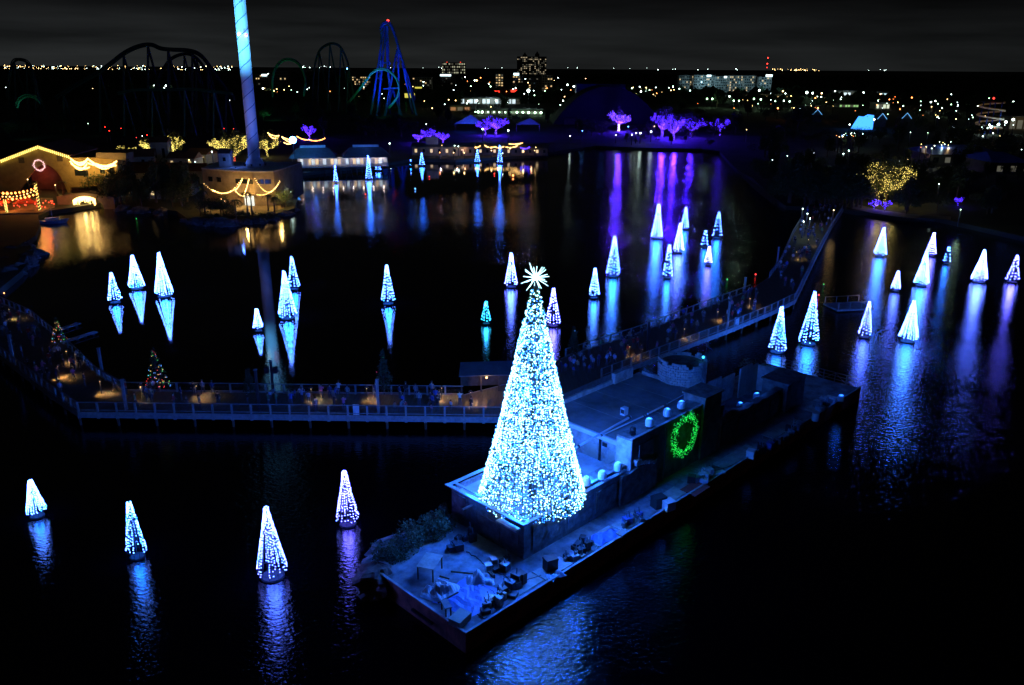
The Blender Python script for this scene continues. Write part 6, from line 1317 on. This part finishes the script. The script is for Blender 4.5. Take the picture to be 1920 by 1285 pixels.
# ================================================================== DARK TREES
def tree_proto(seed, h, w_, m, trunk=.3, palmy=False):
    rg = random.Random(seed); t = MB().cyl((0, 0, 0), (0, 0, h * .55), h * .035, h * .02, 6)
    for i in range(4): a = rg.random() * 6.28; t.cyl((0, 0, h * .35), (w_ * .5 * math.cos(a), w_ * .5 * math.sin(a), h * .7), h * .015, h * .007, 5)
    return t.mesh('trunk', M['bark']), leaf_cloud(1300, w_ * .62, w_ * .62, h * .62, h * .045, seed, h * .3).mesh('crown', M[m])
PR = [('oak_tree', 'round dark oak', tree_proto(1, 9, 8, 'leaf')), ('oak_tree', 'wide dark oak', tree_proto(2, 8, 10, 'leaf3')), ('pine_tree', 'tall narrow dark pine', tree_proto(3, 13, 5, 'leaf3')), ('broadleaf_tree', 'low bushy dark tree', tree_proto(4, 6.5, 7, 'leaf2'))]
def dark_tree(x, y, zone, rg, s=None):
    nm, ds, (tm, cm) = rg.choice(PR); o = thing(nm, f'{ds} {zone}', 'tree', (x, y, GZ), rg.random() * 6.28, 'dark trees around the lake'); s = s or rg.uniform(.75, 1.3); o.scale = (s, s, s * rg.uniform(.85, 1.1))
    obj('trunk', tm, o); obj('crown', cm, o)
rgt = random.Random(99)
ZT = [((1400, 1600, 300, 372), 46, 'beside the boardwalk landing', .62), ((1590, 1920, 296, 392), 60, 'on the right shore', .65), ((1330, 1920, 245, 292), 50, 'behind the right shore', .9), ((1040, 1340, 240, 262), 16, 'around the violet trees', .8), ((600, 780, 225, 262), 22, 'behind the stilt pavilion', .9), ((230, 430, 205, 268), 40, 'behind the left houses', .9), ((0, 240, 205, 272), 34, 'behind the arched restaurant', .9), ((430, 620, 205, 245), 18, 'right behind the tower', .9), ((180, 350, 372, 398), 26, 'by the left inlet', .75), ((760, 1040, 218, 244), 14, 'behind the blue tents', .8), ((1700, 1900, 196, 240), 16, 'around the slide tower', 1.0), ((1260, 1560, 196, 240), 22, 'below the bright restaurants', 1.1), ((230, 330, 340, 395), 10, 'near the left houses', .5), ((352, 432, 408, 418), 6, 'in front of the tower building', .62), ((505, 545, 384, 398), 4, 'right of the tower patio', .5), ((1150, 1330, 256, 270), 12, 'on the shore before the violet trees', .35), ((1470, 1620, 372, 386), 26, 'at the boardwalk landing', .95), ((640, 1060, 176, 215), 40, 'among the far hotels', 1.2), ((1040, 1340, 170, 200), 14, 'behind the domed hall', 1.2)]
for (a, b, c, d), n, zone, sc0 in ZT:
    k = 0
    while k < n:
        p = gp(rgt.uniform(a, b), rgt.uniform(c, d), GZ)
        if on_land(p.x, p.y): dark_tree(p.x, p.y, zone, rgt, sc0 * rgt.uniform(.7, 1.2)); k += 1
# far forest reads as one mass
ff = MB()
for i in range(5200):
    Yd = 900 + 5200 * random.random() ** 1.6; x = random.uniform(-.72, .72) * Yd * 1.05; s = random.uniform(5, 10)
    n = 5; vs = [(x, Yd, GZ + s * random.uniform(1.0, 1.4))] + [(x + s * 1.6 * math.cos(2 * PI * k / n) * random.uniform(.7, 1.3), Yd + s * math.sin(2 * PI * k / n), GZ) for k in range(n)]
    ff.add(vs, [(0, 1 + k, 1 + (k + 1) % n) for k in range(n)])
ff.build('far_forest', M['leaf3'], None, kind='stuff')
# paths on the right shore
for i, (pp, l) in enumerate(((((1590, 372), (1640, 384), (1700, 392), (1780, 396), (1780, 402), (1700, 400), (1635, 392), (1580, 380)), 0), (((1455, 372), (1420, 344), (1400, 330), (1390, 330), (1412, 350), (1448, 378)), 0))):
    q = [gp(x, y, GZ + .01) for x, y in pp]; struct('path', MB().prism([(p.x, p.y) for p in q], GZ + .004, GZ + .02), M['concrete'])
# ================================================================== labels that would repeat get their place in their row
ordn = lambda n: {1: 'first', 2: 'second', 3: 'third'}.get(n, f"{n}{'st' if n % 10 == 1 and n != 11 else 'nd' if n % 10 == 2 and n != 12 else 'rd' if n % 10 == 3 and n != 13 else 'th'}")
by = {}
bpy.context.view_layer.update()
for o in REG: by.setdefault(o['label'], []).append(o)
for l, os_ in by.items():
    if len(os_) > 1:
        os_.sort(key=lambda o: proj(o.matrix_world.translation)[0])
        for i, o in enumerate(os_): o['label'] = f"{l}, {'leftmost' if i == 0 else 'rightmost' if i == len(os_) - 1 else ordn(i + 1) + ' from left'}"
for o in REG:
    if len(o['label'].split()) > 16: print('LONG', o['label'])
